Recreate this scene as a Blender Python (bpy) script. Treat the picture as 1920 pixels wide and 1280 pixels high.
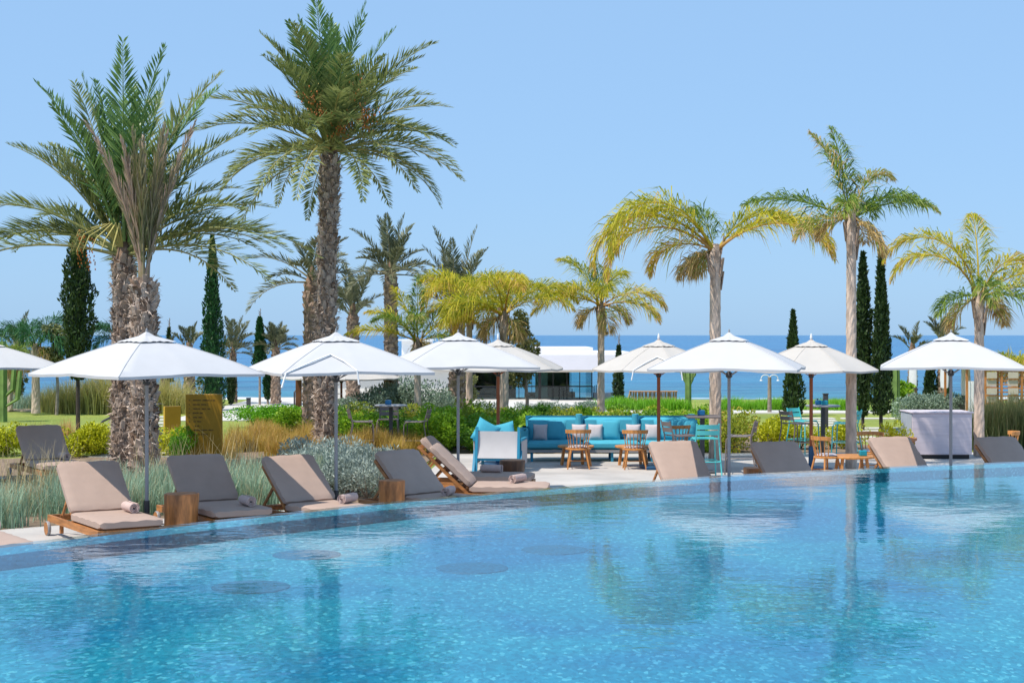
import bpy, math, random
import numpy as np
from mathutils import Vector, Matrix
R = math.radians
for o in list(bpy.data.objects): bpy.data.objects.remove(o)
S = bpy.context.scene
C = S.collection

# ------------------------------------------------------------------ camera, sky, sun, exposure
F = 2880.0                      # focal length in photograph pixels (1920 wide)
CAMZ = 1.55                     # above the pool water (z = 0)
GZ = -1.02                      # deck level
HOR = 628.0
cam = bpy.data.objects.new('camera', bpy.data.cameras.new('camera')); C.objects.link(cam)
cam.location = (0, 0, CAMZ); cam.rotation_euler = (R(90) - math.atan(12 / F), 0, 0)
cam.data.lens = F / 1920 * 36; cam.data.sensor_width = 36; cam.data.clip_end = 60000; cam.data.clip_start = .1
S.camera = cam
SUN_TO = Vector((-.82, -.57, 0)).normalized(); SUN_EL = 61
w = bpy.data.worlds.new('World'); S.world = w; w.use_nodes = True
nt = w.node_tree; bg = nt.nodes['Background']
sky = nt.nodes.new('ShaderNodeTexSky'); sky.sky_type = 'NISHITA'; sky.sun_disc = False
sky.sun_elevation = R(SUN_EL); sky.sun_rotation = math.atan2(SUN_TO.x, SUN_TO.y)
sky.altitude = 0; sky.air_density = 1.0; sky.dust_density = 0.6; sky.ozone_density = 3.0
tint = nt.nodes.new('ShaderNodeMix'); tint.data_type = 'RGBA'; tint.blend_type = 'MULTIPLY'
tint.inputs[0].default_value = 1.0; tint.inputs[7].default_value = (.72, .90, 1.16, 1)
nt.links.new(sky.outputs[0], tint.inputs[6])
veil = nt.nodes.new('ShaderNodeMix'); veil.data_type = 'RGBA'; veil.inputs[0].default_value = .72; veil.inputs[7].default_value = (3.35, 5.5, 8.3, 1)   # even marine haze over the whole dome
nt.links.new(tint.outputs[2], veil.inputs[6]); nt.links.new(veil.outputs[2], bg.inputs[0])
bg.inputs[1].default_value = .098
sun = bpy.data.objects.new('sun', bpy.data.lights.new('sun', 'SUN')); C.objects.link(sun)
sun.data.energy = 4.1; sun.data.angle = R(.53); sun.data.color = (1, .93, .82)
sv = Vector((SUN_TO.x * math.cos(R(SUN_EL)), SUN_TO.y * math.cos(R(SUN_EL)), math.sin(R(SUN_EL))))
sun.rotation_euler = sv.to_track_quat('Z', 'Y').to_euler(); sun.location = (0, -5, 30)
S.view_settings.view_transform = 'Standard'; S.view_settings.look = 'None'
S.view_settings.gamma = 1; S.view_settings.exposure = .30; S.view_settings.use_curve_mapping = False
S.cycles.max_bounces = 8; S.cycles.transparent_max_bounces = 12; S.cycles.caustics_reflective = False; S.cycles.caustics_refractive = False

def gd(py):                     # distance of a ground point from its picture row
    return F * (CAMZ - GZ) / (py - HOR)
def gx(px, d): return (px - 960) / F * d
def zz(py, d): return CAMZ - (py - HOR) / F * d
def gp(px, py): d = gd(py); return (gx(px, d), d, GZ)

# ------------------------------------------------------------------ materials
M = {}
def mat(name, col, rough=.6, var=.15, scale=6., bump=0., bscale=40., metal=0., col2=None, spec=.5, stretch=None, coord='Object'):
    m = bpy.data.materials.new(name); m.use_nodes = True; n = m.node_tree; p = n.nodes['Principled BSDF']; L = n.links.new
    p.inputs['Roughness'].default_value = rough; p.inputs['Metallic'].default_value = metal; p.inputs['Specular IOR Level'].default_value = spec
    tc = n.nodes.new('ShaderNodeTexCoord'); src = tc.outputs[coord]
    mp = n.nodes.new('ShaderNodeMapping'); mp.inputs['Scale'].default_value = stretch or (1, 1, 1); L(src, mp.inputs[0])
    nz = n.nodes.new('ShaderNodeTexNoise'); nz.inputs['Scale'].default_value = scale; nz.inputs['Detail'].default_value = 6; L(mp.outputs[0], nz.inputs[0])
    rp = n.nodes.new('ShaderNodeValToRGB'); rp.color_ramp.elements[0].position = .32; rp.color_ramp.elements[1].position = .68
    c = Vector(col); a = c * (1 - var); b = Vector(col2) if col2 else c * (1 + var)
    rp.color_ramp.elements[0].color = (*a, 1); rp.color_ramp.elements[1].color = (*b, 1)
    L(nz.outputs[0], rp.inputs[0]); L(rp.outputs[0], p.inputs['Base Color'])
    if bump:
        n2 = n.nodes.new('ShaderNodeTexNoise'); n2.inputs['Scale'].default_value = bscale; n2.inputs['Detail'].default_value = 4; L(mp.outputs[0], n2.inputs[0])
        bp = n.nodes.new('ShaderNodeBump'); bp.inputs['Strength'].default_value = bump; bp.inputs['Distance'].default_value = .02
        L(n2.outputs[0], bp.inputs['Height']); L(bp.outputs[0], p.inputs['Normal'])
    M[name] = m; return m
def leafmat(name, lo, hi, tip=None, trans=.3, rough=.5):
    m = bpy.data.materials.new(name); m.use_nodes = True; n = m.node_tree; L = n.links.new
    p = n.nodes['Principled BSDF']; out = n.nodes['Material Output']
    at = n.nodes.new('ShaderNodeAttribute'); at.attribute_name = 'tone'
    oi = n.nodes.new('ShaderNodeObjectInfo')
    ad = n.nodes.new('ShaderNodeMath'); ad.operation = 'MULTIPLY_ADD'; ad.inputs[1].default_value = .22; L(oi.outputs['Random'], ad.inputs[0]); L(at.outputs['Fac'], ad.inputs[2])
    rp = n.nodes.new('ShaderNodeValToRGB'); e = rp.color_ramp.elements
    e[0].position = .05; e[0].color = (*lo, 1); e[1].position = .75; e[1].color = (*hi, 1)
    if tip: k = e.new(1.0); k.color = (*tip, 1)
    L(ad.outputs[0], rp.inputs[0]); L(rp.outputs[0], p.inputs['Base Color']); p.inputs['Roughness'].default_value = rough
    p.inputs['Specular IOR Level'].default_value = .35
    tr = n.nodes.new('ShaderNodeBsdfTranslucent'); mx = n.nodes.new('ShaderNodeMixShader'); mx.inputs[0].default_value = trans
    L(rp.outputs[0], tr.inputs[0]); L(p.outputs[0], mx.inputs[1]); L(tr.outputs[0], mx.inputs[2]); L(mx.outputs[0], out.inputs[0])
    M[name] = m; return m
mat('teak', (.42, .17, .05), .5, .35, 3, .15, 30, stretch=(1, 8, 8))
mat('teak_light', (.52, .22, .06), .5, .25, 3, .1, 30, stretch=(6, 6, 1))
mat('teak_dark', (.16, .06, .025), .5, .35, 3, .1, 30)
mat('stump', (.52, .20, .06), .45, .55, 3.5, .35, 14, stretch=(3, 3, .8))
mat('stump_dark', (.13, .055, .025), .5, .5, 3.5, .35, 14, stretch=(3, 3, .8))
mat('stump_top', (.45, .2, .09), .6, .3, 9, .1, 40)
mat('cushion', (.42, .305, .25), .85, .035, 5, .15, 12)
mat('piping', (.34, .26, .24), .85, .03, 5)
mat('towel', (.60, .45, .41), .95, .06, 30, .5, 160)
mat('canopy', (.52, .515, .525), .8, .02, 3, .12, 5)
mat('canopy_cream', (.50, .47, .44), .8, .03, 3, .14, 5)
mat('strap', (.78, .78, .78), .8, .03)
mat('metal_grey', (.30, .30, .315), .45, .05, 5)
mat('metal_dark', (.05, .05, .055), .45, .1)
mat('pole_wood', (.30, .075, .02), .4, .25, 3, stretch=(8, 8, 1))
mat('pole_blue', (.01, .07, .16), .5, .1)
mat('stool_brown', (.17, .135, .125), .5, .06)
mat('turquoise', (.085, .52, .53), .45, .04)
mat('sofa_blue', (.055, .36, .49), .85, .06, 5, .2, 14)
mat('frame_blue', (.015, .22, .36), .5, .06)
mat('pillow_grey', (.52, .47, .49), .9, .05, 9, .2, 30)
mat('sling', (.50, .48, .485), .8, .03, 5, .1, 60)
mat('cup_blue', (.01, .13, .30), .4, .05)
mat('cup_teal', (.01, .27, .36), .4, .05)
mat('concrete', (.47, .44, .415), .8, .17, 1.1, .15, 40)
mat('drain_blue', (.006, .13, .25), .5, .45, 30)
mat('pool_stone', (.38, .45, .52), .5, .12, 2, .1, 30)
mat('paver', (.58, .55, .51), .8, .1, 3, .2, 30)
mat('soil', (.22, .155, .105), .95, .4, 7, .6, 22)
mat('sand', (.55, .42, .30), .95, .15, 2, .3, 14)
mat('gold', (.40, .215, .018), .42, .08, 3, .03, 20, metal=.35)
mat('gold_edge', (.62, .36, .02), .4, .06, 3)
mat('sign_text', (.10, .055, .01), .6, .05)
mat('plaster', (.74, .71, .66), .85, .03, 2, .08, 20)
mat('plaster_white', (.80, .80, .80), .8, .02, 2, .05, 20)
mat('plaster_shade_tint', (.80, .77, .83), .8, .02, 2, .05, 20)  # white plaster with a lilac shade tint put into its colour
mat('counter', (.60, .53, .58), .6, .07, 3, .1, 20, stretch=(1, 1, 8))
mat('counter_side', (.44, .47, .52), .6, .08, 3, .1, 20, stretch=(1, 8, 1))
mat('black', (.012, .012, .014), .5, .1)
mat('interior_shade', (.06, .065, .06), .9, .2)  # near-black surfaces; the room's shade is put into the colour
mat('reed', (.48, .29, .18), .85, .3, 14, .3, 30, stretch=(14, 14, 1))
mat('cabana_wood', (.50, .20, .055), .6, .2, 5)
mat('fabric_beige', (.55, .48, .38), .9, .06, 9)
mat('fabric_white', (.74, .74, .74), .9, .04, 9)
mat('terracotta', (.48, .20, .09), .8, .12)
mat('trunk_date', (.28, .20, .15), .95, .5, 9, .6, 22)
mat('boot', (.37, .27, .205), .9, .5, 5, .4, 24, stretch=(2, 2, 1))
mat('boot_pale', (.52, .41, .335), .9, .35, 6, .4, 24)
mat('fibre', (.22, .14, .095), .95, .5, 12, .6, 40)
mat('trunk_queen', (.56, .43, .34), .9, .32, 7, .4, 14, stretch=(2, 2, .5))
mat('trunk_dark', (.055, .04, .035), .9, .3, 9, .4, 20)
mat('trunk_olive', (.28, .23, .19), .9, .3, 9, .4, 20)
mat('stalk', (.42, .36, .11), .7, .25, 4)
mat('fruit', (.55, .16, .02), .6, .4, 9)
mat('cactus', (.15, .24, .06), .7, .25, 4, .2, 20)
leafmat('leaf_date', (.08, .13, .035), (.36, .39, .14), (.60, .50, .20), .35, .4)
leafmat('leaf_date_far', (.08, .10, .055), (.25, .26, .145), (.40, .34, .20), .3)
leafmat('leaf_date_fresh', (.06, .14, .035), (.24, .37, .10), (.34, .38, .14), .3, .38)
leafmat('leaf_tied', (.17, .20, .06), (.40, .32, .19), (.52, .37, .28), .3)
leafmat('leaf_queen', (.13, .21, .012), (.68, .60, .04), (.66, .40, .12), .45)
leafmat('leaf_queen_green', (.06, .14, .025), (.30, .40, .05), (.60, .42, .18), .4)
leafmat('leaf_queen_deep', (.015, .07, .025), (.06, .20, .06), (.16, .24, .06), .3)
leafmat('leaf_cypress', (.012, .030, .010), (.05, .095, .022), (.09, .10, .03), .12)
leafmat('leaf_cypress_bright', (.010, .05, .014), (.035, .14, .03), None, .12)
leafmat('leaf_hedge', (.07, .19, .012), (.36, .58, .03), (.55, .50, .08), .4)
leafmat('leaf_hedge_dark', (.04, .13, .012), (.22, .42, .03), None, .35)
leafmat('leaf_hedge_gold', (.12, .20, .012), (.46, .50, .05), (.62, .34, .08), .4)
leafmat('leaf_olive', (.07, .10, .04), (.25, .26, .09), (.38, .34, .12), .25)
leafmat('leaf_grey', (.11, .17, .115), (.30, .39, .29), None, .2)
leafmat('leaf_silver', (.13, .18, .16), (.42, .49, .43), None, .2)
leafmat('leaf_yellow', (.22, .26, .008), (.62, .62, .02), None, .35)
leafmat('leaf_bright', (.05, .20, .01), (.22, .50, .02), None, .35)
leafmat('grass_blue', (.13, .25, .16), (.36, .52, .37), (.48, .42, .25), .3)
leafmat('grass_gold', (.26, .20, .03), (.60, .42, .08), (.66, .40, .16), .35)
leafmat('grass_dune', (.22, .22, .05), (.50, .45, .14), (.60, .48, .24), .35)
leafmat('grass_rush', (.04, .07, .025), (.16, .19, .06), (.26, .22, .1), .25)
leafmat('shag', (.18, .12, .085), (.60, .48, .40), None, .1)
leafmat('grass_seed', (.35, .29, .13), (.58, .46, .24), None, .3)

def nodes_of(name):
    m = bpy.data.materials.new(name); m.use_nodes = True; M[name] = m; return m, m.node_tree, m.node_tree.nodes, m.node_tree.links.new
def noise(n, L, vec, scale, detail=4, stretch=None, dist=0.):
    if stretch:
        mp = n.new('ShaderNodeMapping'); mp.inputs['Scale'].default_value = stretch; L(vec, mp.inputs[0]); vec = mp.outputs[0]
    z = n.new('ShaderNodeTexNoise'); z.inputs['Scale'].default_value = scale; z.inputs['Detail'].default_value = detail
    z.inputs['Distortion'].default_value = dist; L(vec, z.inputs[0]); return z.outputs[0]
def ramp(n, L, fac, stops):
    r = n.new('ShaderNodeValToRGB'); e = r.color_ramp.elements
    while len(e) < len(stops): e.new(.5)
    for k, (p, c) in enumerate(stops): e[k].position = p; e[k].color = (*c, 1)
    L(fac, r.inputs[0]); return r.outputs[0]
def bump(n, L, h, strength, dist, normal=None):
    b = n.new('ShaderNodeBump'); b.inputs['Strength'].default_value = strength; b.inputs['Distance'].default_value = dist
    L(h, b.inputs['Height'])
    if normal: L(normal, b.inputs['Normal'])
    return b.outputs[0]
def mixc(n, L, fac, a, b, mode='MIX'):
    m = n.new('ShaderNodeMix'); m.data_type = 'RGBA'; m.blend_type = mode
    for s, v in ((0, fac), (6, a), (7, b)):
        if hasattr(v, 'is_linked'): L(v, m.inputs[s])
        else: m.inputs[s].default_value = v if s == 0 else (*v, 1)
    return m.outputs[2]
def math_(n, L, op, a, b=None, clamp=False):
    m = n.new('ShaderNodeMath'); m.operation = op; m.use_clamp = clamp
    for s, v in ((0, a), (1, b)):
        if v is None: continue
        if hasattr(v, 'is_linked'): L(v, m.inputs[s])
        else: m.inputs[s].default_value = v
    return m.outputs[0]
# pool water: clear, glossy by fresnel, fine ripples
m, t, n, L = nodes_of('pool_water'); n.remove(n['Principled BSDF'])
geo = n.new('ShaderNodeNewGeometry'); pos = geo.outputs['Position']
r1 = noise(n, L, pos, 3.2, 3, (.7, 1.0, 1), .3); r2 = noise(n, L, pos, 11, 3, (.7, 1.0, 1), .4); r3 = noise(n, L, pos, .7, 2)
hh = math_(n, L, 'ADD', math_(n, L, 'MULTIPLY', r1, .55), math_(n, L, 'ADD', math_(n, L, 'MULTIPLY', r2, .20), math_(n, L, 'MULTIPLY', r3, .5)))
nb = bump(n, L, hh, .13, .03)
fr = n.new('ShaderNodeFresnel'); fr.inputs[0].default_value = 1.33; L(nb, fr.inputs['Normal'])
gl = n.new('ShaderNodeBsdfGlossy'); gl.inputs['Roughness'].default_value = .015; L(nb, gl.inputs['Normal'])
tp = n.new('ShaderNodeBsdfTransparent'); tp.inputs[0].default_value = (.80, .95, .97, 1)
mx = n.new('ShaderNodeMixShader'); L(fr.outputs[0], mx.inputs[0]); L(tp.outputs[0], mx.inputs[1]); L(gl.outputs[0], mx.inputs[2]); L(mx.outputs[0], n['Material Output'].inputs[0])
# pool mosaic, its pale random tiles putting water sparkle into the colour
m, t, n, L = nodes_of('pool_mosaic'); p = n['Principled BSDF']
pos = n.new('ShaderNodeNewGeometry').outputs['Position']
vo = n.new('ShaderNodeTexVoronoi'); vo.inputs['Scale'].default_value = 44; vo.inputs['Randomness'].default_value = .9
mp = n.new('ShaderNodeMapping'); mp.inputs['Scale'].default_value = (1, .55, 1); L(pos, mp.inputs[0]); L(mp.outputs[0], vo.inputs[0])
sp = n.new('ShaderNodeSeparateColor'); L(vo.outputs['Color'], sp.inputs[0])
tile_sparkle = ramp(n, L, sp.outputs[0], [(0, (.006, .21, .33)), (.45, (.012, .28, .42)), (.85, (.024, .34, .49)), (1, (.14, .56, .68))])
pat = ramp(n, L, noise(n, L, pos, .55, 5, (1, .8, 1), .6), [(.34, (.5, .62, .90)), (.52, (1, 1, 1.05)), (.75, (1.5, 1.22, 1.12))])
L(mixc(n, L, 1., tile_sparkle, pat, 'MULTIPLY'), p.inputs['Base Color']); p.inputs['Roughness'].default_value = .4
# sea
m, t, n, L = nodes_of('sea_water'); p = n['Principled BSDF']
pos = n.new('ShaderNodeNewGeometry').outputs['Position']
sx = n.new('ShaderNodeSeparateXYZ'); L(pos, sx.inputs[0])
depth_haze = n.new('ShaderNodeMapRange'); depth_haze.inputs[1].default_value = 165; depth_haze.inputs[2].default_value = 420; L(sx.outputs[1], depth_haze.inputs[0])
body = ramp(n, L, depth_haze.outputs[0], [(0, (.02, .16, .21)), (.3, (.016, .155, .28)), (1, (.025, .16, .34))])  # water depth colours; far end lifted to put horizon haze into the colour
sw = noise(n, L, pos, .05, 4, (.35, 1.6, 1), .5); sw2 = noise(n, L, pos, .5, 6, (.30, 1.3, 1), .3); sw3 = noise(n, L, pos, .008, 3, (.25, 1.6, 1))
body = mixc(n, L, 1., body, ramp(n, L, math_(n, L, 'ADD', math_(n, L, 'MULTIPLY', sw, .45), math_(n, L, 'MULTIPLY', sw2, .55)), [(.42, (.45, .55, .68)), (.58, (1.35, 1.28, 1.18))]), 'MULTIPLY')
fo = noise(n, L, pos, .045, 5, (.5, 1, 1), .8); off = math_(n, L, 'MULTIPLY_ADD', fo, 34); n[off.node.name].inputs[2].default_value = -17
yy = math_(n, L, 'ADD', sx.outputs[1], off)
band = n.new('ShaderNodeMapRange'); band.inputs[1].default_value = 190; band.inputs[2].default_value = 184; L(yy, band.inputs[0])
fm = math_(n, L, 'MULTIPLY', band.outputs[0], ramp(n, L, noise(n, L, pos, .25, 6, (.4, 1, 1)), [(.46, (0, 0, 0)), (.54, (1, 1, 1))]), True)
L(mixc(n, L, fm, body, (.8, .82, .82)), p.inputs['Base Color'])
L(math_(n, L, 'MULTIPLY_ADD', fm, .5), p.inputs['Roughness']); p.inputs['Roughness'].links[0].from_node.inputs[2].default_value = .28
L(bump(n, L, math_(n, L, 'ADD', math_(n, L, 'MULTIPLY', sw, 3.), sw2), .9, .9), p.inputs['Normal'])
# lawn
m, t, n, L = nodes_of('lawn_grass'); p = n['Principled BSDF']
pos = n.new('ShaderNodeNewGeometry').outputs['Position']
c1 = ramp(n, L, noise(n, L, pos, .35, 5), [(.3, (.19, .26, .04)), (.7, (.34, .38, .075))])
c2 = ramp(n, L, noise(n, L, pos, 14, 4), [(.3, (.72, .72, .6)), (.7, (1.2, 1.2, 1.1))])
L(mixc(n, L, 1., c1, c2, 'MULTIPLY'), p.inputs['Base Color']); p.inputs['Roughness'].default_value = .9
L(bump(n, L, noise(n, L, pos, 40, 3), .8, .05), p.inputs['Normal'])
# glass
m, t, n, L = nodes_of('glass'); n.remove(n['Principled BSDF'])
fr = n.new('ShaderNodeFresnel'); fr.inputs[0].default_value = 1.5
gl = n.new('ShaderNodeBsdfGlossy'); gl.inputs['Roughness'].default_value = .01
tp = n.new('ShaderNodeBsdfTransparent'); tp.inputs[0].default_value = (.70, .86, .88, 1)
mx = n.new('ShaderNodeMixShader'); L(fr.outputs[0], mx.inputs[0]); L(tp.outputs[0], mx.inputs[1]); L(gl.outputs[0], mx.inputs[2]); L(mx.outputs[0], n['Material Output'].inputs[0])

# ------------------------------------------------------------------ mesh helpers
class MB:
    def __init__(s): s.v = []; s.f = []
    def add(s, vs, fs):
        k = len(s.v); s.v += [tuple(v) for v in vs]; s.f += [tuple(i + k for i in f) for f in fs]; return s
    def box(s, c, size, rot=None, taper=1., bev=0.):
        hx, hy, hz = size[0] / 2, size[1] / 2, size[2] / 2
        if bev:
            b = min(bev, hx * .9, hy * .9, hz * .9); vs = []; P = []
            ring = []
            for z, ins in ((-hz, b), (-hz + b, 0), (hz - b, 0), (hz, b)):
                x, y = hx - ins, hy - ins
                ring.append([(-x + b, -y, z), (x - b, -y, z), (x, -y + b, z), (x, y - b, z), (x - b, y, z), (-x + b, y, z), (-x, y - b, z), (-x, -y + b, z)])
            vs = [p for r in ring for p in r]; fs = [tuple(range(7, -1, -1)), tuple(range(24, 32))]
            for k in range(3):
                for i in range(8): fs.append((k * 8 + i, k * 8 + (i + 1) % 8, (k + 1) * 8 + (i + 1) % 8, (k + 1) * 8 + i))
        else:
            vs = [(x * hx * (taper if z > 0 else 1), y * hy * (taper if z > 0 else 1), z * hz) for z in (-1, 1) for y in (-1, 1) for x in (-1, 1)]
            fs = [(0, 2, 3, 1), (4, 5, 7, 6), (0, 1, 5, 4), (2, 6, 7, 3), (0, 4, 6, 2), (1, 3, 7, 5)]
        Q = rot if rot is not None else Matrix.Identity(3)
        c = Vector(c); return s.add([c + Q @ Vector(v) for v in vs], fs)
    def bar(s, a, b, wd, th, up=(0, 0, 1)):
        a, b = Vector(a), Vector(b); d = b - a; L = d.length; x = d.normalized(); u = Vector(up)
        if abs(x.dot(u)) > .98: u = Vector((1, 0, 0))
        y = u.cross(x).normalized(); z = x.cross(y)
        return s.box((a + b) / 2, (L, wd, th), Matrix((x, y, z)).transposed())
    def tube(s, pts, rad, n=8, caps=True):
        pts = [Vector(p) for p in pts]; N = len(pts); rad = rad if hasattr(rad, '__len__') else [rad] * N
        rings = []; ref = None
        for i, p in enumerate(pts):
            t = (pts[min(i + 1, N - 1)] - pts[max(i - 1, 0)]).normalized()
            if ref is None: ref = Vector((0, 0, 1)) if abs(t.z) < .9 else Vector((1, 0, 0))
            u = t.cross(ref).normalized(); v = u.cross(t).normalized(); ref = v
            rings.append([p + (u * math.cos(a) + v * math.sin(a)) * rad[i] for a in [2 * math.pi * k / n for k in range(n)]])
        vs = [q for r in rings for q in r]; fs = []
        for i in range(N - 1):
            for k in range(n): fs.append((i * n + k, i * n + (k + 1) % n, (i + 1) * n + (k + 1) % n, (i + 1) * n + k))
        if caps: fs += [tuple(range(n - 1, -1, -1)), tuple((N - 1) * n + k for k in range(n))]
        return s.add(vs, fs)
    def lathe(s, prof, n=16, c=(0, 0, 0), wob=None):
        vs = []; fs = []; N = len(prof)
        for i, (r, z) in enumerate(prof):
            for k in range(n):
                a = 2 * math.pi * k / n; q = r * (wob(a, z) if wob else 1); vs.append((c[0] + q * math.cos(a), c[1] + q * math.sin(a), c[2] + z))
        for i in range(N - 1):
            for k in range(n): fs.append((i * n + k, i * n + (k + 1) % n, (i + 1) * n + (k + 1) % n, (i + 1) * n + k))
        fs += [tuple(range(n - 1, -1, -1)), tuple((N - 1) * n + k for k in range(n))]
        return s.add(vs, fs)
    def mesh(s, name, m, smooth=False):
        me = bpy.data.meshes.new(name); me.from_pydata(s.v, [], s.f); me.materials.append(M[m])
        if smooth:
            me.polygons.foreach_set('use_smooth', [True] * len(me.polygons))
            try: me.set_sharp_from_angle(angle=R(40))
            except Exception: pass
        me.update(); return me
    def build(s, name, m, parent=None, smooth=False): return link(name, s.mesh(name, m, smooth), parent)
def link(name, me, parent=None, loc=None, rot=None, scale=None):
    o = bpy.data.objects.new(name, me); C.objects.link(o)
    if parent: o.parent = parent
    if loc is not None: o.location = loc
    if rot is not None: o.rotation_euler = rot
    if scale is not None: o.scale = scale if hasattr(scale, '__len__') else (scale,) * 3
    return o
def tag(o, label, cat, group=None, kind=None):
    if label: o['label'] = label
    if cat: o['category'] = cat
    if group: o['group'] = group
    if kind: o['kind'] = kind
    return o
def thing(name, label, cat, loc=(0, 0, 0), rz=0., group=None, scale=None):
    o = bpy.data.objects.new(name, None); C.objects.link(o); o.location = loc; o.rotation_euler = (0, 0, rz); o.empty_display_size = .2
    if scale: o.scale = (scale,) * 3
    return tag(o, label, cat, group)
def copy_tree(o, parent=None):
    c = o.copy(); C.objects.link(c); c.parent = parent
    for ch in list(o.children): copy_tree(ch, c)
    return c
def struct(o, kind='structure'): o['kind'] = kind; return o
def npmesh(name, V, Fc, m, tone=None, smooth=False):
    """V (n,3); Fc list of (k,3)/(k,4) index arrays"""
    me = bpy.data.meshes.new(name); V = np.asarray(V, np.float32)
    me.vertices.add(len(V)); me.vertices.foreach_set('co', V.ravel())
    li = np.concatenate([f.ravel() for f in Fc]).astype(np.int32)
    sz = np.concatenate([np.full(len(f), f.shape[1], np.int32) for f in Fc]); st = np.concatenate([[0], np.cumsum(sz)[:-1]]).astype(np.int32)
    me.loops.add(len(li)); me.loops.foreach_set('vertex_index', li)
    me.polygons.add(len(sz)); me.polygons.foreach_set('loop_start', st)
    me.materials.append(M[m])
    if tone is not None:
        a = me.attributes.new('tone', 'FLOAT', 'POINT'); a.data.foreach_set('value', np.asarray(tone, np.float32))
    me.update(calc_edges=True)
    if smooth: me.polygons.foreach_set('use_smooth', [True] * len(sz))
    return me
def unit(a): return a / np.maximum(np.linalg.norm(a, axis=-1, keepdims=True), 1e-9)
def blades(B, D, Ln, Wd, tone, bend=None, side=None, tiptone=.0):
    """leaf blades: base B, direction D, length, width; bend = vector added to the outer half"""
    n = len(B); Ln = np.broadcast_to(Ln, n)[:, None]; Wd = np.broadcast_to(Wd, n)[:, None]
    if side is None: side = np.random.normal(size=(n, 3))
    sd = unit(np.cross(D, side)) * Wd * .5
    mid = B + D * Ln * .5; D2 = unit(D + bend) if bend is not None else D; tip = mid + D2 * Ln * .5
    V = np.stack([B, mid + sd, tip, mid - sd], 1).reshape(-1, 3)
    k = np.arange(n)[:, None] * 4
    T = np.stack([tone, tone, tone + tiptone, tone], 1).ravel()
    if bend is None: return V, [k + np.array([[0, 1, 2, 3]])], T
    return V, [np.concatenate([k + np.array([[0, 1, 3]]), k + np.array([[1, 2, 3]])])], T
def merge(parts):
    Vs = []; Fs = []; Ts = []; o = 0
    for V, Fc, T in parts:
        Vs.append(V); Fs += [f + o for f in Fc]; Ts.append(T); o += len(V)
    return np.concatenate(Vs), Fs, np.concatenate(Ts)
rng = np.random.default_rng(7); np.random.seed(7); random.seed(7)
def tube_np(P, r, n=5):
    mb = MB(); mb.tube([tuple(p) for p in P], list(r), n, False)
    fs = np.array([f for f in mb.f if len(f) == 4]); return np.array(mb.v), [fs]

# ------------------------------------------------------------------ the setting: pool, deck, lawn, sea
EX = np.array([-40, -20, -12, -8, -5.6, -3.78, -2.70, -1.08, .49, 2.19, 4.17, 6.3, 9, 14, 24, 45])
EY = np.array([-40, -11, .4, 6.0, 9.05, 11.33, 12.68, 14.45, 15.72, 16.97, 18.0, 18.9, 19.8, 21.2, 23.0, 25.0])
def edge_y(x):
    h = 1.2; return (np.interp(x - h, EX, EY) + np.interp(x, EX, EY) * 2 + np.interp(x + h, EX, EY)) / 4
xs = np.concatenate([np.arange(-10.5, 14, .35), np.arange(14, 46, 2.)])
ey = edge_y(xs)
nrm = []                                                 # outward normal of the edge
for i in range(len(xs)):
    a, b = max(i - 1, 0), min(i + 1, len(xs) - 1); t = Vector((xs[b] - xs[a], ey[b] - ey[a])).normalized(); nrm.append((-t.y, t.x))
nrm = np.array(nrm); E = np.stack([xs, ey], 1)
def strip(name, A, B, za, zb, m):
    mb = MB(); n_ = len(A); mb.add([(p[0], p[1], za) for p in A] + [(p[0], p[1], zb) for p in B], [(i, i + 1, n_ + i + 1, n_ + i) for i in range(n_ - 1)])
    return struct(mb.build(name, m))
NEAR = 1.3
Win = E - nrm * .16
near = np.stack([np.minimum(xs, 45.), np.full(len(xs), NEAR)], 1)
ok = ey > NEAR + .8
strip('pool_water', near[ok], E[ok], 0, 0, 'pool_water')
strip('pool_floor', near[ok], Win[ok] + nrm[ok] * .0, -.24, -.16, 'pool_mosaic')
mb = MB(); Wo = E + nrm * .03; idx = np.where(ok)[0]; k0 = len(idx)       # overflow wall with its submerged ledge
prof = [(Win, -.30), (Win, -.05), (E, -.02), (Wo, -.06), (Wo, GZ - .1)]
for P_, z in prof: mb.v += [(P_[i][0], P_[i][1], z) for i in idx]
for q in range(len(prof) - 1): mb.f += [(q * k0 + i, q * k0 + i + 1, (q + 1) * k0 + i + 1, (q + 1) * k0 + i) for i in range(k0 - 1)]
struct(mb.build('pool_wall', 'pool_mosaic'))
mb = MB(); mb.box((10, NEAR - 4.2, -.7), (75, 8.2, 1.5)); struct(mb.build('near_terrace', 'concrete'))
# pool drain covers seen as dark discs on the pool floor
for px, py in ((470, 1106), (575, 1047), (885, 1070), (1040, 1036)):
    d = F * (CAMZ + .2) / (py - HOR); mb = MB(); mb.lathe([(.27, 0), (.265, .004), (.02, .004)], 28)
    o = mb.build('pool_drain', 'drain_blue'); o.location = (gx(px, d), d, -.24 + .08 * (d - 1.3) / max(float(edge_y(gx(px, d))) - 1.3, 1) + .002); tag(o, 'round dark drain cover on the pool floor', 'drain', 'drain covers on the pool floor')
def gz(y):                                               # lawn, then the fall to the beach
    y = np.asarray(y, float); t = np.clip((y - 58) / 75, 0, 1); return GZ - .03 - 5.2 * t * t * (3 - 2 * t) - np.clip(y - 133, 0, 100) * .02
ts = np.concatenate([[.03, 3, 8], np.arange(14, 60, 4), np.arange(60, 240, 6)])
xg = np.concatenate([np.arange(-120, -12, 6), np.arange(-12, 14, 1.), np.arange(14, 121, 6)]); mb = MB()
for t_ in ts:
    for x in xg:
        y0 = max(float(edge_y(x)), -40) + .03; y = y0 + t_ if t_ < 12 else max(t_ + 0., y0 + t_ * .3); y = y if t_ < 60 else max(t_, y0 + 25)
        mb.v.append((x, y, float(gz(y))))
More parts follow.
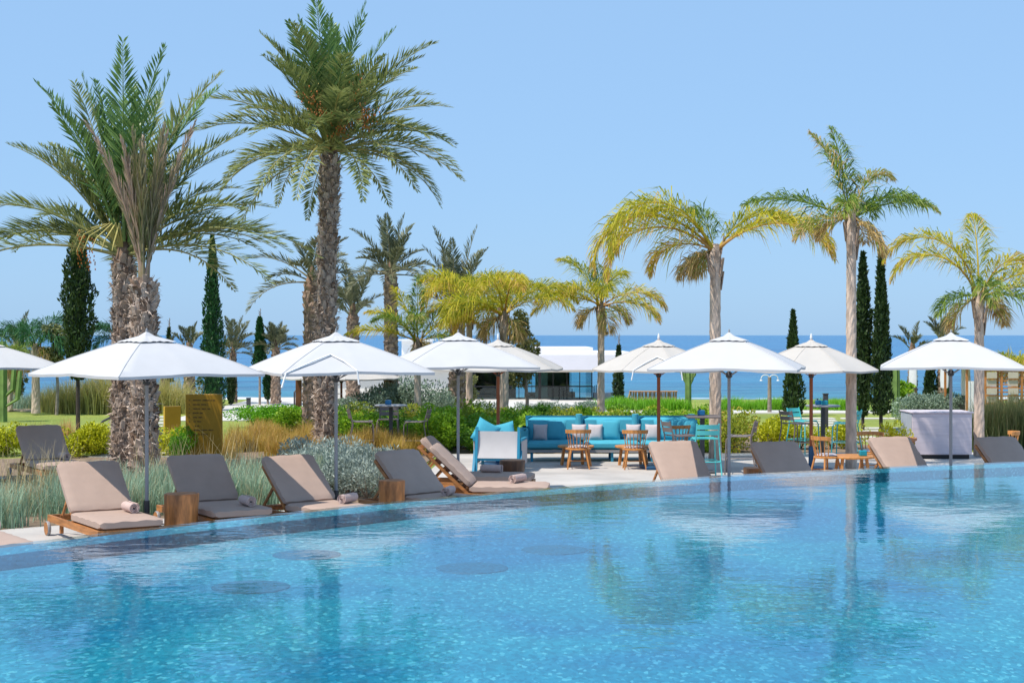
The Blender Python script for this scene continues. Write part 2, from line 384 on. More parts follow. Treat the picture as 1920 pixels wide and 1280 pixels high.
nx = len(xg)
for j in range(len(ts) - 1):
    for i in range(nx - 1): mb.f.append((j * nx + i, j * nx + i + 1, (j + 1) * nx + i + 1, (j + 1) * nx + i))
struct(mb.build('lawn_ground', 'lawn_grass', smooth=True))
mb = MB(); ysea = [95, 120, 160, 250, 500, 1500, 6000, 40000]; wsea = [200, 200, 260, 400, 800, 2400, 9000, 40000]
mb.v = [(s * w_, y, -6.) for y, w_ in zip(ysea, wsea) for s in (-1, 1)]; mb.f = [(2 * i, 2 * i + 1, 2 * i + 3, 2 * i + 2) for i in range(len(ysea) - 1)]
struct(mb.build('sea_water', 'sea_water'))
def sheet(name, pts, z, m, grid=None):
    mb = MB(); mb.v = [(x, y, z) for x, y in pts]; mb.f = [tuple(range(len(pts)))]; return struct(mb.build(name, m))
dk = (xs > -9.5) & (xs < 24)
bx = xs[dk]; back = np.interp(bx, [-9.5, -6.6, -4.3, -2.2, -1.75, -1.6, 8, 24], [17.0, 20.45, 21.9, 23.3, 24.2, 33.2, 33.6, 34.5])
strip('pool_deck', E[dk] + nrm[dk] * .035, np.stack([bx, np.maximum(back, edge_y(bx) + .3)], 1), GZ, GZ, 'concrete')
sheet('garden_soil', [(-14, 12), (-9.5, 17.02), (-6.6, 20.5), (-4.3, 21.95), (-2.2, 23.35), (-1.62, 33.25), (8, 33.7), (8, 42), (-6, 44), (-7, 34), (-13, 31)], GZ - .016, 'soil')
sheet('bounce_paving', [(-10.5, 46.5), (5.0, 46.5), (5.0, 64), (-10.5, 64)], GZ - .02, 'paver')  # added, mostly hidden paving; bounces neutral light onto the pavilion
sheet('bed_soil', [(4.8, 33.9), (9.5, 33.9), (9.5, 36.3), (4.8, 36)], GZ - .012, 'soil')
sheet('stone_terrace', [(-9.0, 32.5), (-6.9, 32.5), (-6.9, 34.8), (-9.0, 34.8)], GZ - .008, 'paver')
mb = MB(); mb.box((-26, 53.6, GZ - .5), (20, 3., 1.05)); struct(mb.build('sand_path', 'sand'))
pm = MB().box((0, 0, 0), (1, 1, .06), bev=.012).mesh('paver', 'paver')
root = struct(link('paved_path', None))
for r_ in range(9):                                       # stepping slabs across the lawn
    for c_ in range(5):
        if random.random() < .82: link('slab', pm, root, (8.2 + c_ * 1.75 + r_ * .12 + random.uniform(-.2, .2), 37.5 + r_ * 1.25, GZ - .02), scale=(random.uniform(1.2, 1.6), .42, 1))
for r_ in range(7): link('slab', pm, root, (8.3 + r_ * 2.02, 51.5, GZ - .015), scale=(1.96, 1.6, 1))
for r_ in range(8): link('slab', pm, root, (-9.6 - r_ * .25, 36.5 + r_ * 1.7, GZ - .02), scale=(1.5, .5, 1))

# ------------------------------------------------------------------ building
BD = 62.0; BS = F / BD
def bxp(px): return (px - 960) / BS
def bz(py): return CAMZ - (py - HOR) / BS
b = thing('beach_pavilion', 'low white pavilion with flat roofs and black-framed glass front', 'building', (bxp(880), BD, -2.6))
def bpart(name, m, px0, px1, py0, py1, y0, y1, parent=None, bev=0.):
    mb = MB(); x0, x1, z0, z1 = bxp(px0), bxp(px1), bz(py1), bz(py0); mb.box(((x0 + x1) / 2, (y0 + y1) / 2, (z0 + z1) / 2), (x1 - x0, y1 - y0, z1 - z0), bev=bev)
    o = mb.build(name, m, parent or b); o.matrix_parent_inverse = Matrix.Translation(-Vector(b.location)) if parent is None else Matrix(); return o
bpart('wall', 'plaster', 566, 882, 690, 800, BD, BD + 7)
rf = bpart('roof', 'plaster_white', 555, 1004, 681, 691, BD - .25, BD + 8)
bpart('roof', 'plaster_shade_tint', 1006, 1190, 664, 692, BD - 1.4, BD + 9)
bpart('roof_drum', 'plaster_shade_tint', 986, 1110, 651, 662, BD - .8, BD + 5)
bpart('roof_lip', 'plaster_white', 1000, 1186, 660, 664.5, BD - 1.2, BD + 7)
bpart('roof_box', 'plaster_white', 748, 802, 639, 681, BD + 1.5, BD + 4)
bpart('roof_box_lip', 'plaster_white', 742, 808, 636, 639.2, BD + 1.2, BD + 4.3)
bpart('soffit', 'plaster', 1006, 1112, 692.2, 697, BD - .6, BD + 7)
bpart('back_shade_wall', 'interior_shade', 884, 968, 692, 800, BD + 5.6, BD + 5.9); bpart('back_shade_wall', 'interior_shade', 1018, 1078, 692, 800, BD + 5.6, BD + 5.9)  # dark walls added to deepen the shade behind the glass
bpart('floor', 'interior_shade', 884, 1112, 757, 775, BD - .1, BD + 6)
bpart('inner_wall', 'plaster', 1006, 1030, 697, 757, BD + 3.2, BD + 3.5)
for px in (889, 1012): bpart('column', 'black', px - 2.5, px + 2.5, 692, 772, BD - .1, BD + .12)
gx_ = [892, 931, 973, 1010, 1037, 1063, 1087, 1110]
for i in range(len(gx_) - 1):
    bpart('pane', 'glass', gx_[i] + .6, gx_[i + 1] - .6, 698, 723.4, BD + .0, BD + .03)
    bpart('pane', 'glass', gx_[i] + .6, gx_[i + 1] - .6, 725, 771, BD + .0, BD + .03)
for px in gx_[1:]: bpart('mullion', 'black', px - .7, px + .7, 692, 772, BD - .05, BD + .08)
bpart('transom', 'black', 891, 1111, 723, 725.2, BD - .06, BD + .09)
for px in (1048, 1056, 1072): bpart('door_handle', 'black', px, px + 1.2, 728, 750, BD - .14, BD - .1)
bpart('side_pane', 'glass', 1109, 1109.6, 698, 771, BD + .1, BD + 5)
for k in range(4): bpart('back_mullion', 'black', 960 + k * 40, 961 + k * 40, 697, 772, BD + 5.6, BD + 5.7)
bpart('balustrade', 'counter_side', 1113, 1148, 737, 775, BD + .5, BD + .56)
for k in range(3): bpart('handrail_post', 'black', 1112 + k * 5, 1113.5 + k * 5, 724, 775, BD + .2 + k * .8, BD + .26 + k * .8)
for k, (a_, c_) in enumerate(((905, 4.2), (985, 3.4), (1060, 4.))):
    bpart('counter_block', 'teak_dark', a_, a_ + 26, 742, 758, BD + c_, BD + c_ + .8)

# ------------------------------------------------------------------ parasols
def make_parasol(kind, name, label, group, loc, rz, side=2.13, apex=2.62, rim=2.10, strap=False):
    t = thing(name, label, 'parasol', loc, rz, group)
    cm = 'canopy' if kind == 'grey' else 'canopy_cream'; pm_ = 'metal_grey' if kind == 'grey' else 'pole_wood'
    h = side / 2; vs = []; fs = []; N = 20; nr = 13; ng = 8 if kind != 'grey' else 4
    def rad(a):                                        # outline radius at angle
        if ng == 4: return h / max(abs(math.cos(a)), abs(math.sin(a)))
        s_ = math.pi / 4; q = (a + s_ / 2) % s_ - s_ / 2; return h * math.cos(s_ / 2) / math.cos(q) * 1.04
    NA = 64
    offs = math.pi / 8 if ng == 8 else 0
    def surf(r, a, r0=0):
        ro = rad(a + offs) * r; z = rim + (apex - rim - .06) * (1 - r) * (1 + .30 * r)
        per = 2 * math.pi / ng; q = ((a + offs + (per / 2 if ng == 4 else 0) + per / 2) % per) / per     # 0/1 on the seam
        z -= .035 * math.sin(math.pi * q) * r * (1 - .3 * r) + .002 * math.sin(a * 17 + r * 9) * r
        return (ro * math.cos(a), ro * math.sin(a), z)
    for i in range(nr):
        r = .10 + (1 - .10) * i / (nr - 1)
        for k in range(NA): vs.append(surf(r, 2 * math.pi * k / NA))
    for k in range(NA): x, y, z = surf(1, 2 * math.pi * k / NA); vs.append((x * .998, y * .998, z - .035))
    for i in range(nr):
        for k in range(NA): fs.append((i * NA + k, i * NA + (k + 1) % NA, (i + 1) * NA + (k + 1) % NA, (i + 1) * NA + k))
    mb = MB(); mb.add(vs, fs); o = mb.build('canopy', cm, t, True)
    vs = [(0, 0, apex)]; fs = []; rr = (.07, .13, .19, .25)
    for r in rr:
        for k in range(NA): x, y, z = surf(r, 2 * math.pi * k / NA); vs.append((x, y, z + .022 + .005 * math.sin(k * 1.7) * (r / .25)))
    for k in range(NA): fs.append((0, 1 + k, 1 + (k + 1) % NA))
    for i in range(len(rr) - 1):
        for k in range(NA): fs.append((1 + i * NA + k, 1 + i * NA + (k + 1) % NA, 1 + (i + 1) * NA + (k + 1) % NA, 1 + (i + 1) * NA + k))
    mb = MB(); mb.add(vs, fs); mb.build('vent_cap', cm, t, True)
    mb = MB(); mb.lathe([(.018, 0), (.028, .03), (.022, .055), (.012, .1), (.004, .115)] if kind != 'grey' else [(.012, 0), (.016, .02), (.006, .05)], 10, (0, 0, apex - .01)); mb.build('finial', 'fabric_white' if kind != 'grey' else 'metal_grey', t, True)
    pr = .024 if kind == 'grey' else .034
    mb = MB(); mb.tube([(0, 0, .02), (0, 0, apex - .02)], pr, 12); mb.build('pole', pm_, t, True)
    mb = MB(); mb.tube([(0, 0, .0), (0, 0, .46)], pr + (.012 if kind == 'grey' else .015), 12); mb.build('sleeve', 'metal_dark' if kind == 'grey' else 'pole_blue', t, True)
    mb = MB(); mb.box((0, 0, .03), (.62, .62, .06), bev=.015); mb.build('base', 'metal_dark' if kind == 'grey' else 'pole_blue', t)
    hub = MB(); hub.lathe([(.03, 0), (.055, .02), (.055, .06), (.03, .08)], 12, (0, 0, rim + (apex - rim) * .78)); hub.build('hub', 'metal_dark', t)
    for k in range(8):
        a = k * math.pi / 4 + (0 if ng == 4 else math.pi / 8 - offs); p0 = Vector(surf(.05, a)); p1 = Vector(surf(.99, a)); pm2 = Vector(surf(.52, a)); dz = Vector((0, 0, -.028))
        mb = MB(); mb.tube([p0 + dz, Vector(surf(.3, a)) + dz, pm2 + dz, Vector(surf(.75, a)) + dz, p1 + dz], .010, 5); rb = mb.build('rib', pm_, t)
        mb = MB(); mb.tube([(0.05 * math.cos(a), .05 * math.sin(a), rim - .12), pm2 + dz], .008, 5); mb.build('strut', pm_, rb)
    mb = MB(); mb.lathe([(.03, 0), (.05, .02), (.05, .07), (.03, .09)], 12, (0, 0, rim - .17)); mb.build('slider', 'metal_dark', t)
    for k in range(ng):
        a = k * 2 * math.pi / ng + (math.pi / 4 if ng == 4 else math.pi / 8 - offs)
        mb = MB(); mb.tube([Vector(surf(r_, a)) + Vector((0, 0, .002)) for r_ in (.24, .4, .6, .8, 1.)], .006, 5); mb.build('seam', cm, t)
    if strap:
        a0 = strap
        for s_ in (-1, 1):
            p = [Vector(surf(.62, a0)) + Vector((0, 0, .02)), Vector(surf(.80, a0 + s_ * .22)) + Vector((0, 0, .025)), Vector(surf(1.0, a0 + s_ * .36)) + Vector((0, 0, .01)), Vector(surf(1.02, a0 + s_ * .38)) + Vector((0, 0, -.16))]
            mb = MB(); mb.tube(p, .013, 5); mb.build('tie_strap', 'strap', t)
    return t
GG = 'white parasols along the pool loungers'; GO = 'cream parasols over the lounge seating'
def par(px, d, rz, label, **k): return make_parasol('grey', 'parasol', label, GG, (gx(px, d), d, GZ), R(rz), **k)
par(-28, 27.0, 38, 'white square parasol shading the lounger set back in the grass', apex=2.5, rim=2.02)
par(275, 19.6, 46, 'white square parasol in front of the twin date palm trunks')
par(630, 20.9, 24, 'white square parasol with hanging tie straps before the tall date palm', strap=R(-113), side=2.08)
par(859, 24.4, 14, 'white square parasol with palm shadow overlapping a wooden-pole parasol')
par(1367, 22.9, -14, 'white square parasol beside the turquoise bar chair')
par(1783, 24.0, -14, 'white square parasol in front of the pale stone bar counter')
def wpar(px, d, label, **k): return make_parasol('wood', 'wooden_parasol', label, GO, (gx(px, d), d, GZ), R(k.pop('rz', 8)), side=2.5, apex=2.50, rim=1.92, **k)
wpar(934, 30.3, 'cream parasol on reddish wooden pole behind the blue armchair')
wpar(1235, 29.6, 'cream parasol on reddish wooden pole with dangling cord beside the sofa', strap=R(-105))
wpar(1521, 29.2, 'cream wrinkled parasol on wooden pole with blue foot by spindle chair', rz=15)
make_parasol('wood', 'wooden_parasol', 'large flat cream parasol by the pavilion behind the tall palm trunk', GO, (gx(640, 45), 45, GZ), R(10), side=3.4, apex=1.75, rim=1.33)
for px, d in ((1712, 53), (1771, 52), (1811, 45.5)):     # closed parasols
    t = thing('closed_parasol', 'closed white parasol wrapped in its cover near the sea' if px < 1800 else 'closed white parasol standing against the slatted cabana', 'parasol', (gx(px, d), d, GZ), 0, 'closed white parasols')
    MB().lathe([(.05, .75), (.13, .8), (.15, 1.1), (.12, 1.7), (.07, 2.0), (.02, 2.06)], 12, wob=lambda a, z: 1 + .12 * math.sin(a * 4)).build('cover', 'fabric_white', t, True)
    MB().tube([(0, 0, 0), (0, 0, .8)], .03).build('pole', 'metal_grey', t)

# ------------------------------------------------------------------ loungers, towels, stump tables
def make_lounger():
    t = thing('sun_lounger', '', 'sun lounger')
    W2 = .40; zr = .21
    for s in (-1, 1):
        mb = MB(); mb.bar((-1.02, s * W2, zr), (1.02, s * W2, zr), .035, .085); mb.build('side_rail', 'teak', t)
        mb = MB(); mb.bar((.93, s * (W2 - .03), 0), (.93, s * (W2 - .03), zr - .03), .05, .07); mb.build('leg', 'teak', t)
        mb = MB(); mb.bar((-.62, s * (W2 - .045), .05), (-.62, s * (W2 - .045), zr), .04, .05); mb.build('leg', 'teak', t)
        mb = MB(); mb.tube([(-.93, s * (W2 + .02), .085), (-.93, s * (W2 + .065), .085)], .085, 18); wh = mb.build('wheel', 'teak', t)
        mb = MB(); mb.lathe([(.088, -.02), (.094, -.012), (.094, .012), (.088, .02)], 20); ty = mb.build('tyre', 'metal_grey', wh); ty.location = (-.93, s * (W2 + .043), .085); ty.rotation_euler = (R(90), 0, 0)
    for x in (-1.0, 1.0): mb = MB(); mb.bar((x, -W2 + .02, zr), (x, W2 - .02, zr), .035, .08); mb.build('end_rail', 'teak', t)
    for k in range(9): mb = MB(); mb.bar((-.12 + k * .125, -W2 + .02, zr + .035), (-.12 + k * .125, W2 - .02, zr + .035), .07, .018); mb.build('slat', 'teak', t)
    A = R(43); hx, hz = -.16, .27; ux, uz = -math.cos(A), math.sin(A); nx_, nz_ = math.sin(A), math.cos(A)
    for s in (-1, 1):
        mb = MB(); mb.bar((hx, s * .33, hz - .02), (hx + ux * .82, s * .33, hz - .02 + uz * .82), .035, .05); bf = mb.build('back_rail', 'teak', t)
        mb = MB(); mb.bar((hx + ux * .52, s * .27, hz - .03 + uz * .52), (-.86, s * .27, zr + .03), .025, .035); mb.build('strut', 'teak', t)
    for k in range(5): mb = MB(); q = .1 + k * .17; mb.bar((hx + ux * q, -.33, hz + uz * q - .01), (hx + ux * q, .33, hz + uz * q - .01), .07, .016, up=(nx_, 0, nz_)); mb.build('back_slat', 'teak', t)
    mb = MB(); mb.bar((-.86, -.30, zr + .03), (-.86, .30, zr + .03), .03, .03); mb.build('cross_bar', 'teak', t)
    def cushion(name, p0, dx, nz, length, width, th, wrinkle):
        NX, NY = 18, 14; vs = []; fs = []
        for lay in (0, 1):
            for i in range(NX + 1):
                for j in range(NY + 1):
                    u, v = i / NX, j / NY; e = min(u, 1 - u) * length; f_ = min(v, 1 - v) * width
                    q = min(e, .05) / .05; r = min(f_, .05) / .05; drop = (1 - math.sqrt(max(0, 1 - (1 - q) ** 2))) + (1 - math.sqrt(max(0, 1 - (1 - r) ** 2)))
                    cr = min(1, .35 * drop) * .5 * th
                    hgt = th - cr + .010 * math.sin(math.pi * u) * math.sin(math.pi * v) + wrinkle * .006 * (math.sin(u * 31 + v * 4) * (1 - r * .8) + math.sin(v * 19 + u * 7) * (1 - q)) if lay else cr
                    cx, cy = u * length, (v - .5) * width
                    rc = .05                                  # rounded plan corners
                    ix, iy = max(0, rc - e), max(0, rc - f_)
                    if ix > 0 and iy > 0:
                        dd = math.hypot(ix, iy)
                        if dd > rc: sc = rc / dd; cx += (1 - sc) * ix * (1 if u < .5 else -1); cy += (1 - sc) * iy * (1 if v < .5 else -1)
                    P = Vector(p0) + Vector(dx) * cx + Vector((0, 1, 0)) * cy + Vector(nz) * hgt; vs.append(P)
        n1 = (NX + 1) * (NY + 1)
        for i in range(NX):
            for j in range(NY):
                a = i * (NY + 1) + j; q4 = (a, a + NY + 1, a + NY + 2, a + 1); fs.append(tuple(n1 + z for z in q4)); fs.append(q4[::-1])
        rim_ = [i * (NY + 1) for i in range(NX)] + [NX * (NY + 1) + j for j in range(NY)] + [(NX - i) * (NY + 1) + NY for i in range(NX)] + [NY - j for j in range(NY)]
        for a, b_ in zip(rim_, rim_[1:] + rim_[:1]): fs.append((a, b_, n1 + b_, n1 + a)[::-1])
        mb = MB(); mb.add(vs, fs); o = mb.build(name, 'cushion', t, True)
        c4 = [vs[n1 + i] for i in (0, NX * (NY + 1), NX * (NY + 1) + NY, NY)]
        return o
    cushion('seat_cushion', (hx + .02, 0, zr + .048), (1, 0, 0), (0, 0, 1), 1.16, .80, .105, 1)
    cushion('back_cushion', (hx + .02, 0, zr + .115), (ux, 0, uz), (nx_, 0, nz_), .82, .80, .095, 1)
    return t
LG = 'tan cushioned teak loungers beside the pool'
def lpos(px, py, hb=.95): d = F * (CAMZ - GZ - hb) / (py - HOR); return px, d
proto = make_lounger(); used = [False]
def lounger(px, py, ang, label, d=None):
    """px,py: middle of the top edge of the backrest in the photograph"""
    o = copy_tree(proto) if used[0] else proto; used[0] = True
    if d is None: d = F * (CAMZ - GZ - .925) / (py - HOR)
    a = R(ang); X = gx(px, d); off = Vector((.66 * math.cos(a), .66 * math.sin(a)))
    o.location = (X + off.x, d + off.y, GZ + .004); o.rotation_euler = (0, 0, a); o['label'] = label; o['group'] = LG; return o
T0 = [None]
def towel(lo, x, y, rz, label, z=.365):
    if T0[0] is None:
        mb = MB(); N = 60; vs = []; L2 = .17
        for k in range(N):
            a = k / N * 2 * math.pi * 3.2; r = .012 + .055 * k / N; vs.append((r * math.cos(a), r * math.sin(a)))
        th = .011; out = []
        for i, (px_, pz) in enumerate(vs):
            r = math.hypot(px_, pz); out.append((px_ * (1 + th / r * .5), pz * (1 + th / r * .5))); 
        inn = [(px_ * (1 - th / math.hypot(px_, pz) * .4), pz * (1 - th / math.hypot(px_, pz) * .4)) for px_, pz in vs]
        V = []
        for yy_ in (-L2, L2):
            for q in out: V.append((q[0], yy_ + .006 * math.sin(q[0] * 90), q[1]))
            for q in inn: V.append((q[0], yy_, q[1]))
        fs = []
        for i in range(N - 1):
            fs += [(i, i + 1, 2 * N + i + 1, 2 * N + i), (N + i, 3 * N + i, 3 * N + i + 1, N + i + 1), (i, N + i, N + i + 1, i + 1), (2 * N + i, 2 * N + i + 1, 3 * N + i + 1, 3 * N + i)]
        fs += [(N - 1, 2 * N - 1, 4 * N - 1, 3 * N - 1)]
        mb.add(vs and V, fs); T0[0] = mb.mesh('rolled_towel', 'towel', True)
    a = lo.rotation_euler.z; L_ = lo.location
    o = link('rolled_towel', T0[0], None, (L_.x + x * math.cos(a) - y * math.sin(a), L_.y + x * math.sin(a) + y * math.cos(a), L_.z + z + .072), (0, 0, rz))
    return tag(o, label, 'towel', 'rolled towels on the loungers')
def stump(px, py, d, r, h, dark, label, seed):
    rnd = random.Random(seed); ph = [rnd.uniform(0, 6.28) for _ in range(4)]
    t = thing('stump_table', label, 'stump table', (gx(px, d), d, GZ), rnd.uniform(0, 6), 'tree stump side tables')
    wob = lambda a, z: 1 + .07 * math.sin(2 * a + ph[0]) + .05 * math.sin(3 * a + ph[1] + z * 2) + .025 * math.sin(7 * a + ph[2] + z * 5)
    pr = [(r * 1.0, 0), (r * 1.02, .04), (r * .96, h * .35), (r * .97, h * .7), (r * 1.0, h - .02), (r * .97, h)]
    MB().lathe(pr, 40, wob=wob).build('trunk_block', 'stump_dark' if dark else 'stump', t, True)
    MB().lathe([(r * .96, 0), (r * .9, .006)], 40, (0, 0, h), wob=wob).build('cut_top', 'stump_top', t, True)
l0 = lounger(-92, 878, -54, 'tan lounger beside grass, its foot and rolled towel at the water edge', 17.6)
l1 = lounger(165, 868, -57, 'sunlit tan lounger standing in front of the twin palm trunks')
l2 = lounger(366, 855, -57, 'shaded tan lounger next to the large stump table')
l3 = lounger(540, 856, -49, 'sunlit tan lounger between the two stump tables, shadow on its back')
l4 = lounger(745, 846, -43, 'shaded tan lounger beside the smaller orange stump table')
l5 = lounger(818, 812, -4, 'tan lounger turned sideways showing its teak rail and rolled towel', 22.9)
l6 = lounger(803, 808, -8, 'shaded lounger behind the sideways one, next to the dark stump', 24.6)
l7 = lounger(1262, 829, -72, 'tan lounger in front of the turquoise bar chair, partly shaded')
l8 = lounger(1452, 830, -69, 'fully shaded lounger beside the half hidden stump table')
l9 = lounger(1668, 821, -66, 'sunlit lounger in front of the low wooden table and spindle chairs')
l10 = lounger(1868, 821, -66, 'fully shaded lounger in front of the pale bar counter and rushes')
lb = lounger(72, 799, -57, 'lounger set back among tall grass and yellow shrubs')
for lo, x, y, rz, lab in ((l0, .80, -.12, .1, 'rolled towel on the lounger whose foot reaches the water edge'), (l1, .30, .22, .55, 'rolled towel on the sunlit lounger before the twin palm trunks'),
    (l2, .72, .16, .5, 'rolled towel on the shaded lounger next to the large stump'), (l3, .42, .22, -.4, 'rolled towel on the sunlit lounger between two stump tables'),
    (l4, .36, .0, -.2, 'rolled towel on the shaded lounger beside the smaller stump'), (l5, .55, .06, -.5, 'rolled towel on the lounger turned sideways'),
    (l6, .35, .1, 1.2, 'shaded rolled towel tucked behind the dark stump'), (l7, .55, .25, .6, 'rolled towel peeking over the water edge on a partly shaded lounger'), (lb, .2, .2, .6, 'rolled towel on the lounger set back in tall grass')):
    towel(lo, x, y, rz, lab)
stump(340, 978, 19.4, .205, .57, False, 'large orange tree stump table between two loungers in front of the signboard', 3)
stump(735, 936, 20.85, .17, .60, False, 'smaller orange tree stump table beside a shaded lounger', 5)
stump(961, 885, 25.2, .20, .52, True, 'dark brown tree stump table in front of the blue armchair', 8)
stump(1418, 888, 24.2, .20, .48, False, 'tree stump table mostly hidden behind the pool edge', 11)

# ------------------------------------------------------------------ lounge and bar furniture
def pillow(name, m, size, loc, rot, label, group):
    w_, h_, th = size; N = 10; vs = []; fs = []
    for s in (1, -1):
        for i in range(N + 1):
            for j in range(N + 1):
                u, v = i / N * 2 - 1, j / N * 2 - 1; k = (1 - abs(u) ** 2.6) * (1 - abs(v) ** 2.6); pin = 1 - .06 * (1 - abs(u) ** 2) * abs(v) ** 3; pin2 = 1 - .06 * (1 - abs(v) ** 2) * abs(u) ** 3
                vs.append((u * w_ / 2 * pin2, s * (th / 2 * max(k, 0) ** .5 + .003), v * h_ / 2 * pin))
    n1 = (N + 1) ** 2
    for i in range(N):
        for j in range(N):
            a = i * (N + 1) + j; fs.append((a, a + 1, a + N + 2, a + N + 1)); fs.append((n1 + a, n1 + a + N + 1, n1 + a + N + 2, n1 + a + 1))
    rim_ = [i * (N + 1) for i in range(N)] + [N * (N + 1) + j for j in range(N)] + [(N - i) * (N + 1) + N for i in range(N)] + [N - j for j in range(N)]
    for a, b_ in zip(rim_, rim_[1:] + rim_[:1]): fs.append((a, b_, n1 + b_, n1 + a))
    mb = MB(); mb.add(vs, fs); o = mb.build(name, m, None, True); o.location = loc; o.rotation_euler = rot
    return tag(o, label, 'pillow', group)
SD = 31.6
x0, x1 = gx(986, SD), gx(1305, SD); sofa = thing('long_sofa', 'long low blue sofa in front of the bright green hedge', 'sofa', ((x0 + x1) / 2, SD, GZ))
Ls = x1 - x0
for k in range(3):
    wd = Ls / 3; cx = -Ls / 2 + wd * (k + .5)
    MB().box((cx, -.02, .33), (wd - .02, .86, .17), bev=.05).build('seat_cushion', 'sofa_blue', sofa, True)
    MB().box((cx, .36, .62), (wd - .03, .2, .5), Matrix.Rotation(R(-8), 3, 'X'), bev=.07).build('back_cushion', 'sofa_blue', sofa, True)
    mb = MB(); mb.tube([(cx + wd / 2 - .06, .3, .42), (cx + wd / 2 - .06, .28, .93)], [.10, .07], 10); mb.build('bolster', 'sofa_blue', sofa, True)
for y in (-.42, .42): MB().bar((-Ls / 2, y, .215), (Ls / 2, y, .215), .05, .05).build('frame_rail', 'metal_grey', sofa)
MB().box((0, .47, .58), (Ls, .03, .62)).build('back_panel', 'frame_blue', sofa)
for k in range(5):
    for y in (-.38, .38): MB().bar((-Ls / 2 + .12 + k * (Ls - .24) / 4, y, 0), (-Ls / 2 + .12 + k * (Ls - .24) / 4, y, .2), .06, .05).build('leg', 'frame_blue', sofa)
MB().box((-Ls / 2 - .03, 0, .47), (.16, .8, .44), bev=.06).build('arm_cushion', 'sofa_blue', sofa, True)
for px, w_, g in ((1010, .46, 0), (1013, .3, 1), (1040, .5, 0), (1086, .3, 1), (1117, .3, 1), (1142, .5, 0), (1188, .3, 1), (1224, .3, 1), (1250, .5, 0), (1287, .5, 0)):
    pillow('throw_pillow', 'pillow_grey' if g else 'sofa_blue', (w_, .34 if g else .44, .15), (gx(px, SD - .1), SD + (.02 if g else .12), GZ + .61 - (.04 if g else 0)), (R(-14), 0, R(random.uniform(-9, 9))), 'pale grey throw pillow propped on the long blue sofa' if g else 'square blue throw pillow propped on the long sofa', 'grey sofa pillows' if g else 'blue sofa pillows')
# armchair seen from behind
AD = 29.2; ac = thing('sling_armchair', 'blue armchair with white sling back seen from behind near the dark stump', 'armchair', (gx(938, AD), AD, GZ), R(-8))
for s in (-1, 1):
    MB().bar((s * .40, -.42, 0), (s * .40, -.30, .84), .05, .05).build('back_post', 'frame_blue', ac)
    MB().bar((s * .44, -.50, 0), (s * .44, -.22, .52), .045, .05).build('leg', 'frame_blue', ac)
    MB().bar((s * .40, .40, 0), (s * .40, .36, .6), .05, .05).build('leg', 'frame_blue', ac)
    MB().bar((s * .44, -.34, .6), (s * .44, .42, .6), .06, .04).build('armrest', 'frame_blue', ac)
    MB().box((s * .455, .04, .36), (.02, .7, .46)).build('side_sling', 'sling', ac)
MB().bar((-.42, -.36, .235), (.42, -.36, .235), .05, .05).build('back_rail', 'frame_blue', ac)
MB().bar((-.42, .38, .235), (.42, .38, .235), .05, .05).build('front_rail', 'frame_blue', ac)
mb = MB(); vs = [(-.375 + .75 * i / 8, -.395 + .11 * j / 8 + .03 * math.sin(math.pi * j / 8), .26 + .5 * j / 8) for j in range(9) for i in range(9)]
vs2 = [(x, y - .012, z) for x, y, z in vs]; mb.add(vs + vs2, [(j * 9 + i, j * 9 + i + 1, j * 9 + i + 10, j * 9 + i + 9) for j in range(8) for i in range(8)] + [(81 + j * 9 + i, 81 + j * 9 + i + 9, 81 + j * 9 + i + 10, 81 + j * 9 + i + 1) for j in range(8) for i in range(8)]); mb.build('back_sling', 'sling', ac, True)
MB().box((0, .03, .34), (.78, .76, .16), bev=.05).build('seat_cushion', 'sofa_blue', ac, True)
pillow('throw_pillow', 'sofa_blue', (.46, .46, .16), (gx(911, AD), AD - .1, GZ + .72), (R(-20), R(28), R(8)), 'blue throw pillow poking above the white sling armchair', 'armchair pillows')
pillow('throw_pillow', 'sofa_blue', (.46, .44, .16), (gx(944, AD), AD + .1, GZ + .68), (R(-20), R(-14), R(-5)), 'blue throw pillow poking above the white sling armchair', 'armchair pillows')
def spindle_chair(loc, rz, label):
    t = thing('spindle_chair', label, 'chair', loc, rz, 'light wood spindle-back chairs')
    MB().lathe([(.20, 0), (.235, .012), (.235, .03), (.21, .04)], 20, (0, 0, .36), wob=lambda a, z: 1 + .06 * math.cos(4 * a)).build('seat', 'teak_light', t, True)
    MB().lathe([(.18, 0), (.2, .015), (.17, .04)], 18, (0, 0, .402)).build('seat_pad', 'pillow_grey', t, True)
    for sx in (-1, 1):
        for sy in (-1, 1): MB().tube([(sx * .14, sy * .14, .37), (sx * .21, sy * .21, 0)], [.020, .014], 8).build('leg', 'teak_light', t, True)
        MB().tube([(sx * .18, -.18, .15), (sx * .18, .18, .15)], .010, 6).build('stretcher', 'teak_light', t)
    MB().tube([(-.18, 0, .15), (.18, 0, .15)], .010, 6).build('stretcher', 'teak_light', t)
    A_ = [R(-90 + a) for a in np.linspace(-62, 62, 8)]
    for a in A_: MB().tube([(.19 * math.cos(a), .19 * math.sin(a), .39), (.245 * math.cos(a), .255 * math.sin(a), .70)], [.011, .008], 6).build('spindle', 'teak_light', t)
    vs = []; fs = []
    for k, a in enumerate(np.linspace(R(-90 - 70), R(-90 + 70), 15)):
        for r, z in ((.235, .685), (.262, .685), (.268, .755), (.241, .755)): vs.append((r * math.cos(a), r * math.sin(a) * 1.04, z + .008 * math.cos((k - 7) / 7 * 1.5)))
    for k in range(14):
        for q in range(4): fs.append((k * 4 + q, k * 4 + (q + 1) % 4, k * 4 + 4 + (q + 1) % 4, k * 4 + 4 + q))
    fs += [(3, 2, 1, 0), (56, 57, 58, 59)]
    mb = MB(); mb.add(vs, fs); mb.build('top_rail', 'teak_light', t, True)
